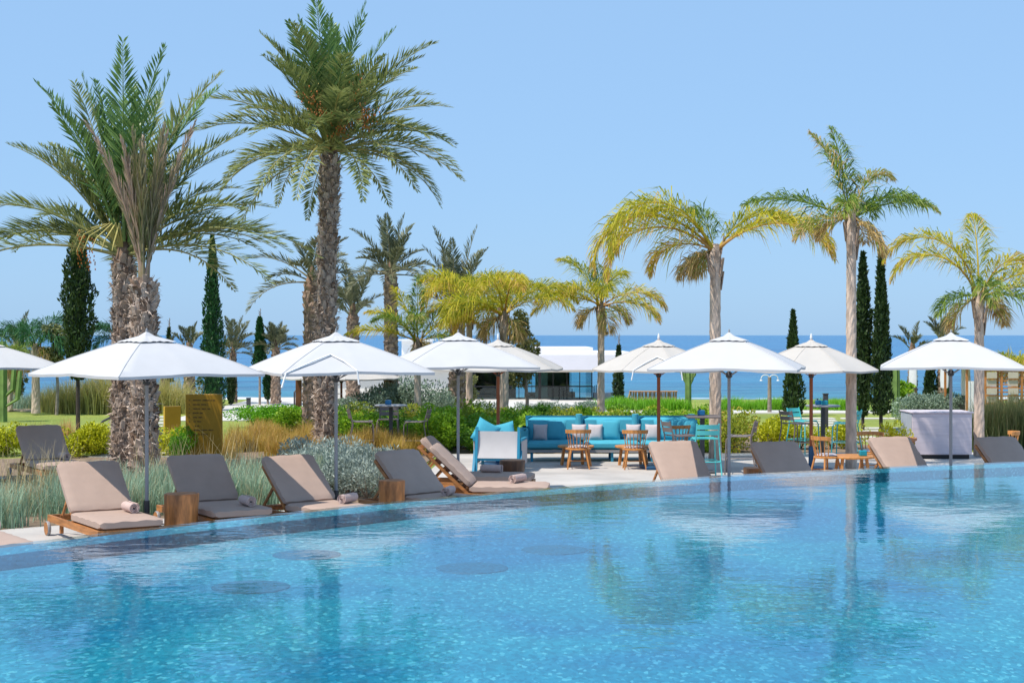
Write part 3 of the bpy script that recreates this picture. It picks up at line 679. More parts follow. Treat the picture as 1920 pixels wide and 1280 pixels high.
def low_table(loc, rz, r, label):
    t = thing('low_table', label, 'table', loc, rz, 'low light wood tables')
    MB().lathe([(r * .96, 0), (r, .01), (r, .032), (r * .98, .04)], 28, (0, 0, .36)).build('table_top', 'teak_light', t, True)
    for k in range(4):
        a = k * math.pi / 2 + .78; MB().bar((r * .72 * math.cos(a), r * .72 * math.sin(a), .36), (r * .86 * math.cos(a), r * .86 * math.sin(a), 0), .07, .045).build('leg', 'teak_light', t)
spindle_chair((gx(1084, 29.6), 29.6, GZ), 0, 'light wood spindle chair facing the shaded end of the blue sofa')
low_table((gx(1080, 30.2), 30.25, GZ), .3, .36, 'low round wooden table between spindle chair and shaded sofa end')
spindle_chair((gx(1190, 29.5), 29.5, GZ), 0, 'light wood spindle chair beside the reddish parasol pole')
low_table((gx(1187, 30.2), 30.2, GZ), .2, .36, 'low round wooden table before the sunlit middle of the sofa')
spindle_chair((gx(1270, 31.0), 31.0, GZ), R(30), 'light wood spindle chair hidden behind a brown bar chair')
spindle_chair((gx(1549, 27.6), 27.6, GZ), R(-62), 'light wood spindle chair with pale pad beside the blue-footed parasol pole')
low_table((gx(1600, 27.6), 27.7, GZ), .0, .42, 'low wooden table half hidden by a sunlit lounger backrest')
spindle_chair((gx(1632, 28.6), 28.6, GZ), R(165), 'light wood spindle chair behind a sunlit lounger backrest')
spindle_chair((gx(1884, 29.0), 29.0, GZ), R(80), 'light wood spindle chair against the tall rushes')
def cup(loc, m, label):
    t = thing('menu_box', label, 'caddy', loc, 0, 'blue caddies on the tables')
    MB().box((0, 0, .05), (.13, .13, .10), bev=.012).build('box', m, t)
    MB().box((-.02, .01, .115), (.02, .09, .04)).build('card', 'metal_dark', t)
def bar_chair(loc, rz, m, label):
    t = thing('bar_chair', label, 'bar chair', loc, rz, 'metal slatted bar chairs')
    sh = .70
    for k in range(5): MB().bar((-.2, -.19 + k * .095, sh + .012 - .012 * math.sin(k * .8)), (.2, -.19 + k * .095, sh + .012 - .012 * math.sin(k * .8)), .085, .014).build('seat_slat', m, t)
    for z in (.82, .925): 
        vs = []; 
        for i in range(9):
            x = -.205 + .41 * i / 8; y = -.235 - .045 * (1 - (x / .2) ** 2) - (z - .8) * .22
            for dy, dz in ((0, -.042), (-.014, -.042), (-.030, .042), (-.016, .042)): vs.append((x, y + dy, z + dz))
        fs = [(k * 4 + q, k * 4 + (q + 1) % 4, k * 4 + 4 + (q + 1) % 4, k * 4 + 4 + q) for k in range(8) for q in range(4)] + [(3, 2, 1, 0), (32, 33, 34, 35)]
        mb = MB(); mb.add(vs, fs); mb.build('back_slat', m, t, True)
    for s in (-1, 1):
        MB().tube([(s * .25, .26, 0), (s * .225, .235, sh - .06), (s * .215, .2, sh - .01), (s * .21, .12, sh), (s * .21, -.16, sh)], .013, 8).build('front_leg', m, t, True)
        MB().tube([(s * .25, -.31, 0), (s * .215, -.20, sh - .05), (s * .205, -.225, sh + .06), (s * .2, -.285, .985)], .013, 8).build('back_leg', m, t, True)
        MB().tube([(s * .237, .25, .30), (s * .237, -.27, .30)], .010, 6).build('side_bar', m, t)
    for y in (.25, -.27): MB().tube([(-.237, y, .30), (.237, y, .30)], .011, 6).build('foot_bar', m, t)
def bar_table(loc, w_, label, rnd=False):
    t = thing('bar_table', label, 'bar table', loc, 0, 'grey bar-height tables')
    if rnd: MB().lathe([(w_ / 2 - .02, 0), (w_ / 2, .012), (w_ / 2, .028), (w_ / 2 - .02, .04)], 28, (0, 0, 1.03)).build('table_top', 'metal_grey', t, True)
    else: MB().box((0, 0, 1.05), (w_, .66, .035), bev=.008).build('table_top', 'stool_brown', t)
    MB().box((0, 0, .54), (.08, .08, 1.0)).build('post', 'metal_dark', t)
    MB().box((0, 0, .02), (.45, .45, .04), bev=.01).build('foot_plate', 'metal_dark', t)
bd = 33.6; bar_table((gx(733, bd), bd, GZ - .02), .72, 'dark bar table with blue caddy in the golden grass', True); cup((gx(728, bd), bd, GZ + 1.05), 'cup_blue', 'blue caddy on the dark bar table in the golden grass')
bar_chair((gx(679, bd), bd - .05, GZ - .02), R(-82), 'stool_brown', 'grey-brown bar chair beside the tall palm trunk')
bar_chair((gx(728, bd + .8), bd + .75, GZ - .02), R(180), 'stool_brown', 'grey-brown bar chair behind the dark round bar table')
bar_chair((gx(781, bd), bd - .05, GZ - .02), R(84), 'stool_brown', 'grey-brown bar chair beside the hedge and round bar table')
bd = 28.6; bar_table((gx(1318, bd), bd + .1, GZ), .62, 'brown bar table behind the turquoise bar chair next to a slim palm'); cup((gx(1316, bd), bd + .1, GZ + 1.07), 'cup_blue', 'blue caddy on the brown bar table by the slim palm')
bar_chair((gx(1274, bd), bd, GZ), R(-72), 'stool_brown', 'brown bar chair in front of the blue sofa end')
bar_chair((gx(1322, bd - .85), bd - .85, GZ), R(4), 'turquoise', 'turquoise bar chair tucked behind a partly shaded lounger')
bar_chair((gx(1386, bd), bd - .1, GZ), R(78), 'stool_brown', 'brown bar chair in front of the hedge end and lawn')
bd = 33.0; bar_table((gx(1543, bd), bd, GZ), .74, 'grey round bar table with two blue caddies before the lawn', True)
cup((gx(1536, bd), bd + .08, GZ + 1.07), 'cup_blue', 'dark blue caddy on the grey round bar table before the lawn'); cup((gx(1545, bd), bd - .06, GZ + 1.07), 'cup_teal', 'teal caddy on the grey round bar table before the lawn')
bar_chair((gx(1484, bd), bd - .5, GZ), R(-60), 'stool_brown', 'pale brown bar chair beside two turquoise ones before the lawn')
bar_chair((gx(1505, bd + .5), bd + .45, GZ), R(-140), 'turquoise', 'turquoise bar chair with its back towards the cypress and sea')
bar_chair((gx(1580, bd), bd - .35, GZ), R(66), 'turquoise', 'turquoise bar chair half hidden by the tall slim palm trunk')
cup((gx(1618, 27.6), 27.6, GZ + .402), 'cup_teal', 'teal caddy on the low wooden table'); 
# stone bar counter, planter, signs, rails, bollards, lamp
cd = 31.8; ct = thing('bar_counter', 'pale lilac stone bar counter on a black plinth', 'counter', (gx(1768, cd), cd + .5, GZ))
MB().box((0, 0, .52), (1.24, .9, .86), bev=.01).build('body', 'counter', ct); MB().box((0, 0, .965), (1.30, .96, .03), bev=.006).build('top', 'counter', ct); MB().box((0, .02, .045), (1.16, .82, .09)).build('plinth', 'black', ct)
MB().box((-.628, 0, .52), (.012, .86, .84)).build('side_panel', 'counter_side', ct)
pl = thing('planter', 'terracotta rimmed planter in front of the lawn', 'planter', (gx(1682, 31.5), 31.5, GZ)); MB().lathe([(.30, 0), (.36, .4), (.40, .42), (.40, .47), (.33, .48)], 20).build('pot', 'terracotta', pl, True)
sd = 31.5; sg = thing('sign_board', 'tall gold metal signboard with nine lines of small lettering', 'sign', (gx(383, sd), sd, GZ), R(-3))
MB().box((0, 0, .68), (.74, .09, 1.36), bev=.006).build('panel', 'gold', sg)
MB().box((-.373, 0, .68), (.012, .086, 1.35)).build('edge_strip', 'gold_edge', sg)
rl = random.Random(4)
for i, (a, ws) in enumerate(((.09, (.18, .14, .03, .05)), (.09, (.15, .10, .02)), (.09, (.16, .10, .06)), (.09, (.12, .07)), (.10, (.08, .08)), (.10, (.06, .09)), (.12, (.03, .05)), (.10, (.15, .12, .10)), (.10, (.13, .03, .10)))):
    mb = MB(); z = 1.235 - i * .087
    if i < 6: mb.box((-.30, -.047, z), (.014, .004, .024))
    x = -.37 + .04 + a * 1.15
    for w_ in ws:
        k = 0.
        while k < w_ - .008: lw = rl.uniform(.008, .013); mb.box((x + k + lw / 2, -.047, z + rl.uniform(-.001, .001)), (lw, .004, rl.choice((.024, .024, .018)))); k += lw + .0045
        x += w_ + .022
    mb.build('lettering', 'sign_text', sg)
sg = thing('sign_slab', 'small shaded gold metal slab behind the signboard', 'sign', (gx(323, 40), 40, GZ), R(28)); MB().box((0, 0, .36), (.42, .12, .72), bev=.006).build('panel', 'gold', sg); MB().box((-.213, 0, .36), (.012, .115, .71)).build('edge_strip', 'gold_edge', sg)
def rail(px, d, top, s, label):
    t = thing('handrail', label, 'handrail', (gx(px, d), d, GZ)); MB().tube([(0, 0, -.1), (0, 0, top - .25), (s * .12, .1, top - .1), (s * .75, .6, top + .25)], .03, 8).build('rail', 'metal_dark', t, True); MB().tube([(s * .7, .58, -.1), (s * .7, .58, top + .2)], .025, 8).build('post', 'metal_dark', t)
rail(182, 40, .42, 1, 'dark sloping handrail beside the twin palm trunks'); rail(552, 53, .85, 1, 'thin dark handrail near the brown post and breaking waves')
for px, d, h_, lab in ((466, 50, .5, 'dark bollard light by the stepping stones and waves'), (1548, 42, .95, 'dark bollard light behind the blue caddies')):
    t = thing('bollard_light', lab, 'bollard', (gx(px, d), d, GZ)); MB().box((0, 0, h_ / 2), (.13, .13, h_), bev=.012).build('post', 'metal_dark', t); MB().box((0, 0, h_ + .015), (.15, .15, .03)).build('cap', 'metal_dark', t)
t = thing('timber_post', 'brown timber post under the large flat parasol', 'post', (gx(560, 46), 46, GZ)); MB().box((0, 0, .75), (.17, .17, 1.5), bev=.012).build('shaft', 'teak_dark', t); MB().box((0, 0, 1.52), (.21, .21, .05)).build('cap', 'teak_dark', t)
ld = 51.; t = thing('shower_post', 'grey post with two curved white arms against the sea', 'shower', (gx(1443, ld), ld, GZ)); MB().tube([(0, 0, 0), (0, 0, 1.18)], [.07, .06], 10).build('post', 'trunk_olive', t, True)
for s in (-1, 1):
    MB().tube([(0, 0, 1.12)] + [(s * (.14 - .14 * math.cos(a)), 0, 1.12 + .13 * math.sin(a)) for a in np.linspace(.4, 3.1, 7)], .018, 6).build('arm', 'fabric_white', t); MB().lathe([(.03, 0), (.05, -.05)][::-1], 10, (s * .28, 0, 1.10)).build('head', 'fabric_white', t)
# reed hut and cabana
hd = 55.; t = thing('reed_screen', 'low reed fence screen on the dune in front of the sea', 'fence', (gx(1225, hd), hd, GZ))
W_ = 85 / F * hd
for k in range(34): x = -W_ / 2 + W_ * (k + .5) / 34; MB().tube([(x, .02 * math.sin(k * 3), -.2), (x + random.uniform(-.02, .02), 0, .56 + random.uniform(-.03, .03))], W_ / 68, 6).build('reed', 'reed', t)
for z in (.2, .56): MB().tube([(-W_ / 2 - .05, -.06, z), (W_ / 2 + .05, -.06, z)], .025, 6).build('rail', 'reed', t)
for s in (-1, 1): MB().tube([(s * W_ / 2 - .2 * (s < 0), .1, -.2), (s * W_ / 2, 0, .58)], .04, 6).build('post', 'reed', t)
kd = 44.; t = thing('cabana', 'timber slatted cabana with woven beige panels and white curtains', 'cabana', (gx(1868, kd), kd, GZ)); q = kd / F
def kx(px): return (px - 1868) * q
def kz(py): return zz(py, kd) - GZ
for px in (1813, 1847, 1878, 1916, 1950): MB().bar((kx(px), 0, 0), (kx(px), 0, kz(692)), .06, .06).build('post', 'cabana_wood', t); MB().bar((kx(px), 2.2, 0), (kx(px), 2.2, kz(694)), .06, .06).build('post', 'cabana_wood', t)
MB().box((kx(1880), 1.1, kz(690)), (kx(1955) - kx(1810), 2.4, .06)).build('roof', 'fabric_white', t)
MB().bar((kx(1847), -.02, kz(694)), (kx(1950), -.02, kz(694)), .05, .06).build('beam', 'cabana_wood', t)
for k in range(9): MB().bar((kx(1847), 0, kz(699 + k * 7.2)), (kx(1950), 0, kz(699 + k * 7.2)), .03, .035).build('slat', 'cabana_wood', t)
for a, b_ in ((1849, 1868), (1889, 1908)):
    for k in range(4): MB().box((kx((a + b_) / 2), -.045 + .05 * (k % 2) - .02, kz(703 + k * 15)), ((b_ - a) * q, .02, 11.5 * q)).build('woven_panel', 'fabric_beige', t); MB().bar((kx(a), -.05, kz(710.5 + k * 15)), (kx(b_), -.05, kz(710.5 + k * 15)), .03, .03).build('slat', 'cabana_wood', t)
for k in range(4): MB().lathe([(.085, 0), (.075, .6), (.08, 1.1)], 10, (kx(1817 + k * 7), .05, .15), wob=lambda a, z: 1 + .2 * math.sin(3 * a)).build('curtain', 'fabric_white', t, True)
MB().lathe([(.12, 0), (.10, .6), (.12, 1.1)], 10, (kx(1874), 1.2, .15), wob=lambda a, z: 1 + .2 * math.sin(3 * a)).build('curtain', 'fabric_white', t, True)
MB().box((kx(1880), 1.3, .28), (1.6, 1.2, .5)).build('daybed', 'black', t)

# ------------------------------------------------------------------ palms
def frond_path(elev, L, droop, n=14, pw=1.4):
    s = np.linspace(0, 1, n); th = R(elev) - R(droop) * s ** pw
    dx = np.cos(th) * L / (n - 1); dz = np.sin(th) * L / (n - 1)
    P = np.stack([np.concatenate([[0], np.cumsum(dx)[:-1]]), np.zeros(n), np.concatenate([[0], np.cumsum(dz)[:-1]])], 1)
    return s, th, P
def frond_mesh(kind, elev, L, droop, m, seed, tonebase=.25, nl=None, ll=None):
    r = np.random.default_rng(seed); np.random.seed(seed)
    s, th, P = frond_path(elev, L, droop)
    k = nl or 46
    q = np.clip(np.linspace(.13 if kind != 'date' else .16, .995, k) + r.normal(0, .006, k), .1, 1)
    parts = []
    for sd in (-1, 1):
        pos = np.stack([np.interp(q, s, P[:, i]) for i in range(3)], 1); ang = np.interp(q, s, th)
        T = np.stack([np.cos(ang), 0 * ang, np.sin(ang)], 1); N = np.stack([-np.sin(ang), 0 * ang, np.cos(ang)], 1); Y = np.array([[0, sd * 1., 0]])
        prof = np.clip((q - .08) / .2, .35, 1) * np.clip((1.06 - q) / .5, .16, 1) ** .8
        if kind == 'date':
            ln = (ll or .46) * prof * r.uniform(.88, 1.08, k); fw = R(38) + R(16) * (1 - q) + r.normal(0, .07, k); up = R(28) + r.normal(0, .25, k)
            D = unit(np.cos(fw)[:, None] * T + np.sin(fw)[:, None] * (np.cos(up)[:, None] * Y + np.sin(up)[:, None] * N))
            tn = tonebase + r.normal(0, .13, k) + .12 * q
            parts.append(blades(pos, D, ln, .040 * (.8 + .3 * prof), tn, side=np.cross(T, Y) + r.normal(0, .3, (k, 3)), tiptone=.15, bend=np.array([[0, 0, -.10]]) * np.ones((k, 1))))
        elif kind == 'tied':
            ln = (ll or .5) * prof * r.uniform(.8, 1.1, k); fw = R(10) + abs(r.normal(0, .06, k)); up = r.uniform(-1.5, 1.5, k)
            D = unit(np.cos(fw)[:, None] * T + np.sin(fw)[:, None] * (np.cos(up)[:, None] * Y + np.sin(up)[:, None] * N))
            parts.append(blades(pos + r.normal(0, .01, (k, 3)), D, ln, .028, tonebase + r.normal(0, .15, k) + .25 * q, tiptone=.2))
        else:
            for rep in range(2):
                ln = 1.25 * (ll or .58) * prof * r.uniform(.75, 1.12, k); fw = R(58) - R(22) * q + r.normal(0, .14, k); up = R(22) + r.normal(0, .45, k)
                D = unit(np.cos(fw)[:, None] * T + np.sin(fw)[:, None] * (np.cos(up)[:, None] * Y + np.sin(up)[:, None] * N))
                tn = tonebase + r.normal(0, .20, k) + .30 * q ** 2
                bend = np.stack([0 * q, 0 * q, -r.uniform(.7, 1.7, k)], 1)
                parts.append(blades(pos + r.normal(0, .006, (k, 3)), D, ln, .023, tn, bend=bend, tiptone=.30 * r.random(1)[0] + .28))
    V, Fc, T_ = merge(parts)
    tv, tf = tube_np(P, np.interp(s, [0, .15, 1], [.038, .022, .004]) * (1.1 if L > 2 else .8), 5)
    V, Fc, T_ = merge([(V, Fc, T_), (tv, tf, np.full(len(tv), tonebase + .5))])
    return npmesh('frond', V, Fc, m, T_)
FCACHE = {}
def date_frond(elev, L, m, var):
    e = int(round(elev / 12.) * 12); l = round(L * 2.5) / 2.5; key = (e, l, m, var)
    if key not in FCACHE:
        FCACHE[key] = frond_mesh('date', e, l, 12 + 50 * max(0, math.cos(R(e))) ** 1.1 + var * 8, m, hash(key) % 9973 if False else (e * 31 + int(l * 10) * 7 + var * 131 + len(m)) % 9973, .22 + .1 * (e < 20), nl=int(34 + l * 11), ll=.20 + .125 * l)
    return FCACHE[key]
def trunk_mesh(prof, m, seed, n=20, rough=.06, lean=(0, 0)):
    r = random.Random(seed); H = prof[-1][1]; vs = []; fs = []; rows = []
    zs = np.linspace(prof[0][1], H, max(10, int(H * 9))); rp = np.interp(zs, [p[1] for p in prof], [p[0] for p in prof])
    for i, (z, q) in enumerate(zip(zs, rp)):
        for k in range(n):
            a = 2 * math.pi * k / n; rr = q * (1 + rough * math.sin(a * 5 + i * 2.4) + r.uniform(-rough, rough)); vs.append((rr * math.cos(a) + lean[0] * (z / H) ** 1.5, rr * math.sin(a) + lean[1] * (z / H) ** 1.5, z))
    for i in range(len(zs) - 1):
        for k in range(n): fs.append((i * n + k, i * n + (k + 1) % n, (i + 1) * n + (k + 1) % n, (i + 1) * n + k))
    fs.append(tuple((len(zs) - 1) * n + k for k in range(n)))
    mb = MB(); mb.add(vs, fs); return mb.mesh('trunk', m, False)
def boot_mesh(m, seed):
    r = random.Random(seed); w_, L, t_ = .058, .13, .03; vs = []
    for y, s, o in ((0, 1., 0.), (L * .55, .85, .018), (L, .55, .045)):
        vs += [(-w_ * s + r.uniform(-.012, .012), o - .01, y), (w_ * s + r.uniform(-.012, .012), o - .01, y), (w_ * s * .7, o + t_ * s, y + r.uniform(-.02, .02)), (-w_ * s * .7, o + t_ * s, y + r.uniform(-.02, .02))]
    fs = [(k * 4 + q, k * 4 + (q + 1) % 4, k * 4 + 4 + (q + 1) % 4, k * 4 + 4 + q) for k in range(2) for q in range(4)] + [(8, 9, 10, 11)]
    mb = MB(); mb.add(vs, fs); return mb.mesh('leaf_base', m)
BOOTS = [boot_mesh('boot', 1), boot_mesh('boot_pale', 2), boot_mesh('boot', 3), boot_mesh('fibre', 4)]
def date_palm(px, d, crown_py, r, n, L, label, seed, near=False, m='leaf_date', elo=-12, ehi=86, name='date_palm', boots=190, size=1., lean=(0, 0), gbase=GZ, flat=0):
    rnd = random.Random(seed); zc = zz(crown_py, d) - gbase; t = thing(name, label, 'palm tree', (gx(px, d), d, gbase), 0, 'date palms')
    prof = [(r * 1.2, -.1), (r * 1.08, .3), (r, 1.), (r * .86, zc * .75), (r * .95, zc - .35), (r * .75, zc)]
    tr = link('trunk', trunk_mesh(prof, 'trunk_date', seed, 22, .07 if near else .12, lean), t)
    if near:
        k = 0; gold = 2.399963
        for i in range(boots):
            z = .02 + (zc - .12) * (i / boots); a = i * gold; q = float(np.interp(z, [p[1] for p in prof], [p[0] for p in prof]))
            lx, ly = lean[0] * (z / zc) ** 1.5, lean[1] * (z / zc) ** 1.5
            if math.sin(a) > .55: continue                    # far side, never in view
            bo = link('leaf_base', BOOTS[rnd.choice((0, 0, 1, 1, 2, 2, 3))], tr, (q * .93 * math.cos(a) + lx, q * .93 * math.sin(a) + ly, z), (R(rnd.uniform(-16, 14)), R(rnd.uniform(-18, 18)), a - math.pi / 2), (rnd.uniform(.75, 1.5) * size, rnd.uniform(.8, 1.6), rnd.uniform(.7, 1.35) * size))
        r2 = np.random.default_rng(seed); nf = int(zc * 420); zf = r2.uniform(.03, zc - .05, nf); af = r2.uniform(math.pi * .9, math.pi * 2.1, nf)
        qf = np.interp(zf, [p[1] for p in prof], [p[0] for p in prof]) * r2.uniform(.98, 1.12, nf); lf = (np.clip(zf / zc, 0, 1) ** 1.5)[:, None] * np.array([[lean[0], lean[1], 0]])
        o3 = np.stack([np.cos(af), np.sin(af), 0 * af], 1); Bf = o3 * qf[:, None] + lf + np.array([0, 0, 1.]) * zf[:, None]
        Df = unit(o3 * r2.uniform(.1, .9, nf)[:, None] + np.stack([-np.sin(af), np.cos(af), 0 * af], 1) * r2.normal(0, .7, nf)[:, None] + np.array([0, 0, 1.]) * r2.normal(-.2, .8, nf)[:, None])
        V_, F_, T_ = blades(Bf, Df, r2.uniform(.06, .2, nf), r2.uniform(.006, .022, nf), r2.random(nf), side=o3 + r2.normal(0, .5, (nf, 3)))
        fo_ = link('fibres', npmesh('fibres', V_, F_, 'shag', T_), t); fo_['kind'] = 'stuff'
    else:
        mb = MB(); nb = int(zc * 26)
        for i in range(nb):
            z = .02 + (zc - .1) * i / nb; a = i * 2.399963; q = float(np.interp(z, [p[1] for p in prof], [p[0] for p in prof])); p0 = Vector((q * .9 * math.cos(a) + lean[0] * (z / zc) ** 1.5, q * .9 * math.sin(a) + lean[1] * (z / zc) ** 1.5, z)); o_ = Vector((math.cos(a), math.sin(a), 0)); u_ = Vector((-math.sin(a), math.cos(a), 0)) * .09
            p1 = p0 + o_ * (q * .32) + Vector((0, 0, .13)); k0_ = len(mb.v)
            mb.add([p0 + u_, p0 - u_, p1 - u_ * .6, p1 + u_ * .6, p0 + Vector((0, 0, .12))], [(0, 1, 2, 3), (0, 3, 4), (1, 4, 2), (3, 2, 4)])
        o = mb.build('leaf_bases', 'boot', t); o['kind'] = 'stuff'
    if n:
        mb = MB(); mb.lathe([(r * .8, -.35), (r * .9, -.1), (r * .5, .2), (.05, .42)], 14, (lean[0], lean[1], zc)); mb.build('crown_heart', 'fibre', t)
    for i in range(n):
        u = (i + .5) / n; el = ehi - (ehi - elo) * u ** 1.05 + rnd.uniform(-7, 7); a = i * 2.399963 + rnd.uniform(-.25, .25)
        if seed == 11 and el < 72 and math.sin(a) < -.45: continue
        l = L * (rnd.uniform(.86, 1.08)) * (1 - (.04 if flat else .20) * max(0, math.sin(R(2 * el)))); fm_ = m if not (m == 'leaf_date' and u < .16) else 'leaf_date_fresh'
        f_ = link('frond', date_frond(el, l, fm_, i % 2), t, (.12 * math.cos(a) + lean[0], .12 * math.sin(a) + lean[1], zc + .25 * (1 - u)), (rnd.uniform(-.12, .12), 0, a), None)
    return t, zc, rnd
t, zc, rnd = date_palm(232, 28.2, 478, .185, 62, 3.75, 'large date palm with wide arching crown behind the tied-up palm', 11, True, elo=8, boots=260)
for k in range(7):                                          # stalks with dates
    a = R(200 + k * 12); mb = MB(); pts = [(0, 0, zc), (.35 * math.cos(a), .35 * math.sin(a), zc + .55), (.8 * math.cos(a), .8 * math.sin(a), zc + .42 - .04 * k), (.95 * math.cos(a), .95 * math.sin(a), zc + .02)]
    mb.tube(pts, [.02, .016, .012, .006], 5); mb.build('fruit_stalk', 'stalk', t)
for (px, py) in ((168, 445), (150, 430)):
    mb = MB()
    for q in range(40): mb.lathe([(.004, -.02), (.014, 0), (.004, .02)], 5, (random.gauss(0, .06), random.gauss(0, .05), -.015 * q + random.gauss(0, .03)))
    o = mb.build('date_cluster', 'fruit', t); o['kind'] = 'stuff'; o.location = (gx(px, 28) - t.location.x, -.2, zz(py, 28) - GZ)
t, zc, rnd = date_palm(270, 27.2, 520, .205, 0, 1, 'short stout date palm with fronds tied upright', 12, True, boots=300, size=1.1)
for i in range(9):
    a = i * 2.4; lean = rnd.uniform(1, 7); 
    link('frond', frond_mesh('tied', 90 - lean, rnd.uniform(2.2, 2.9), 9, 'leaf_tied', 300 + i, .05 + .3 * (i % 3 == 0), 60, .55), t, (.06 * math.cos(a), .06 * math.sin(a), zc - .1), (0, 0, a))
for i, (a, el, l, dr, tb) in enumerate(((180, 79, 3.0, 22, .62), (0, 76, 3.0, 10, .62), (200, 84, 2.6, 6, .6))): link('frond', frond_mesh('tied', el, l, dr, 'leaf_tied', 400 + i, tb, 70, .5), t, (0, -.05, zc - .1), (0, 0, R(a)))
t, zc, rnd = date_palm(609, 34.0, 283, .205, 66, 2.95, 'tallest date palm with orange fruit clusters in its crown', 21, True, elo=-8, boots=330, lean=(.12, 0), flat=1)
for i, (px, py, n_) in enumerate(((683, 226, 120), (640, 243, 60), (585, 182, 45), (600, 215, 50), (672, 168, 40))):
    mb = MB()
    for q in range(n_): mb.lathe([(.006, -.025), (.019, 0), (.006, .025)], 5, (random.gauss(0, .13), random.gauss(0, .12), random.gauss(0, .13)))
    o = mb.build('date_cluster', 'fruit', t); o['kind'] = 'stuff'; o.location = (gx(px, 33.2) - t.location.x, -.95, zz(py, 33.2) - GZ)
    mb = MB(); e_ = Vector(o.location); mb.tube([(.1, -.1, zc), (e_.x * .6 + .04, -.5, max(zc + .35, e_.z + .35)), e_], [.022, .016, .008], 5); mb.build('fruit_stalk', 'stalk', t)
FARM = 'leaf_date_far'
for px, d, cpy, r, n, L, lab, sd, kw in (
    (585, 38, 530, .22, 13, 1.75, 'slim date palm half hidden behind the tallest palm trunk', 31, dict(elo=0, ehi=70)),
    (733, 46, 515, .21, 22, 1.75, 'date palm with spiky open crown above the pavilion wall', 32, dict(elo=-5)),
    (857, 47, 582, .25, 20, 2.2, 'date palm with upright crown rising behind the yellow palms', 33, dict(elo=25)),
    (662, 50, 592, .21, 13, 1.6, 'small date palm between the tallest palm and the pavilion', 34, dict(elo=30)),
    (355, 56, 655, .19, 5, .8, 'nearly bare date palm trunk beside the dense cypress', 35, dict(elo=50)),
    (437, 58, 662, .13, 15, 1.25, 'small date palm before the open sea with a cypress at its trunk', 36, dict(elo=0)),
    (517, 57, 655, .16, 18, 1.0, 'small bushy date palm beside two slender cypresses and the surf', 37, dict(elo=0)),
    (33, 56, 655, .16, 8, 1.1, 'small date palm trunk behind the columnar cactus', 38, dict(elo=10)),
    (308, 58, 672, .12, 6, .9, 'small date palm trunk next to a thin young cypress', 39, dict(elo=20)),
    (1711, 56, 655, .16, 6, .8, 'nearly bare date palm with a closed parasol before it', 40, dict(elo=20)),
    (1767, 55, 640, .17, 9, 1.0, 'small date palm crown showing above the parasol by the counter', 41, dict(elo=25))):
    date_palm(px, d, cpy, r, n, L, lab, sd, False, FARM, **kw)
def queen_palm(px, d, crown_py, r, fronds, label, seed, m='leaf_queen', lean=0., ll=.58):
    rnd = random.Random(seed); zc = zz(crown_py, d) - GZ; t = thing('queen_palm', label, 'palm tree', (gx(px, d) - lean, d, GZ), 0, 'feathery queen palms')
    link('trunk', trunk_mesh([(r * 1.2, -.1), (r * 1.05, .3), (r, zc * .4), (r * .9, zc - .5), (r * 1.15, zc - .2), (r * .5, zc + .12)], 'trunk_queen', seed, 16, .05, (lean, 0)), t)
    mb = MB()
    for k in range(9):                                      # peeling sheaths under the crown
        a = k * 2.4; z = zc - .1 - .09 * k; p = Vector((r * math.cos(a) + lean, r * math.sin(a), z)); mb.bar(p, p + Vector((r * .5 * math.cos(a), r * .5 * math.sin(a), .38)), .09, .02, up=(math.cos(a), math.sin(a), 0))
    mb.build('leaf_sheath', 'boot', t)
    fronds = list(fronds) + [(rnd.uniform(0, 360), rnd.uniform(-45, -15), rnd.uniform(.6, .95), rnd.uniform(30, 55), .85, 'leaf_queen_green') for _ in range(3)]      # withered lower fronds
    for i, f_ in enumerate(fronds):
        az, el, l, dr = f_[:4]; tb = f_[4] if len(f_) > 4 else .22 + .1 * rnd.random()
        link('frond', frond_mesh('queen', el, l, dr, f_[5] if len(f_) > 5 else m, seed * 50 + i, tb, int(30 + l * 15), ll * (.75 + .12 * l)), t, (lean + .05 * math.cos(R(az)), .05 * math.sin(R(az)), zc - .02 + .05 * rnd.random()), (0, 0, R(az)))
    return t
def ring(n, el0, el1, L, dr, seed):
    r = random.Random(seed); return [(i * 360 / n + r.uniform(-18, 18), r.uniform(el0, el1), L * r.uniform(.85, 1.12), dr * r.uniform(.8, 1.2)) for i in range(n)]
GQ = 'leaf_queen_green'
queen_palm(1341, 31.2, 468, .118, [(178, 44, 3.3, 150, .3), (205, 55, 3.4, 165, .25), (165, 60, 2.9, 168), (190, 35, 2.9, 135, .5), (4, 44, 2.9, 120, .35), (-18, 36, 2.7, 110, .45), (20, 55, 2.1, 100), (120, 70, 1.2, 60, .1, GQ), (185, 20, 1.6, 110, .5)], 'queen palm with two sweeping yellow drooping fronds beside the bar table', 61, ll=.62)
queen_palm(1596, 29.6, 408, .10, [(172, 26, 2.1, 48, .1, GQ), (110, 78, 1.95, 22, .1, GQ), (150, 80, 1.9, 40, .6, GQ), (40, 70, 1.7, 100, .65, GQ), (4, 28, 1.75, 62, .1, GQ), (-25, 40, 1.5, 90, .12, GQ), (195, 2, 1.25, 60, .62, GQ), (250, 35, 1.3, 100, .25, GQ), (60, 35, 1.5, 80, .1, GQ)], 'tallest queen palm with pale smooth trunk and short green crown', 62, ll=.5)
queen_palm(1836, 32.5, 556, .105, [(150, 78, 2.9, 150, .32), (172, 66, 2.4, 150, .4), (80, 80, 2.4, 70, .25), (6, 40, 2.0, 85, .42), (-14, 22, 2.0, 70, .4), (30, 60, 1.9, 100, .35), (205, 0, 1.2, 60, .05, GQ), (265, 30, 1.5, 110, .2, GQ), (330, 5, 1.5, 70, .1, GQ)], 'queen palm with curled yellow crown behind the pale counter', 63, ll=.56)
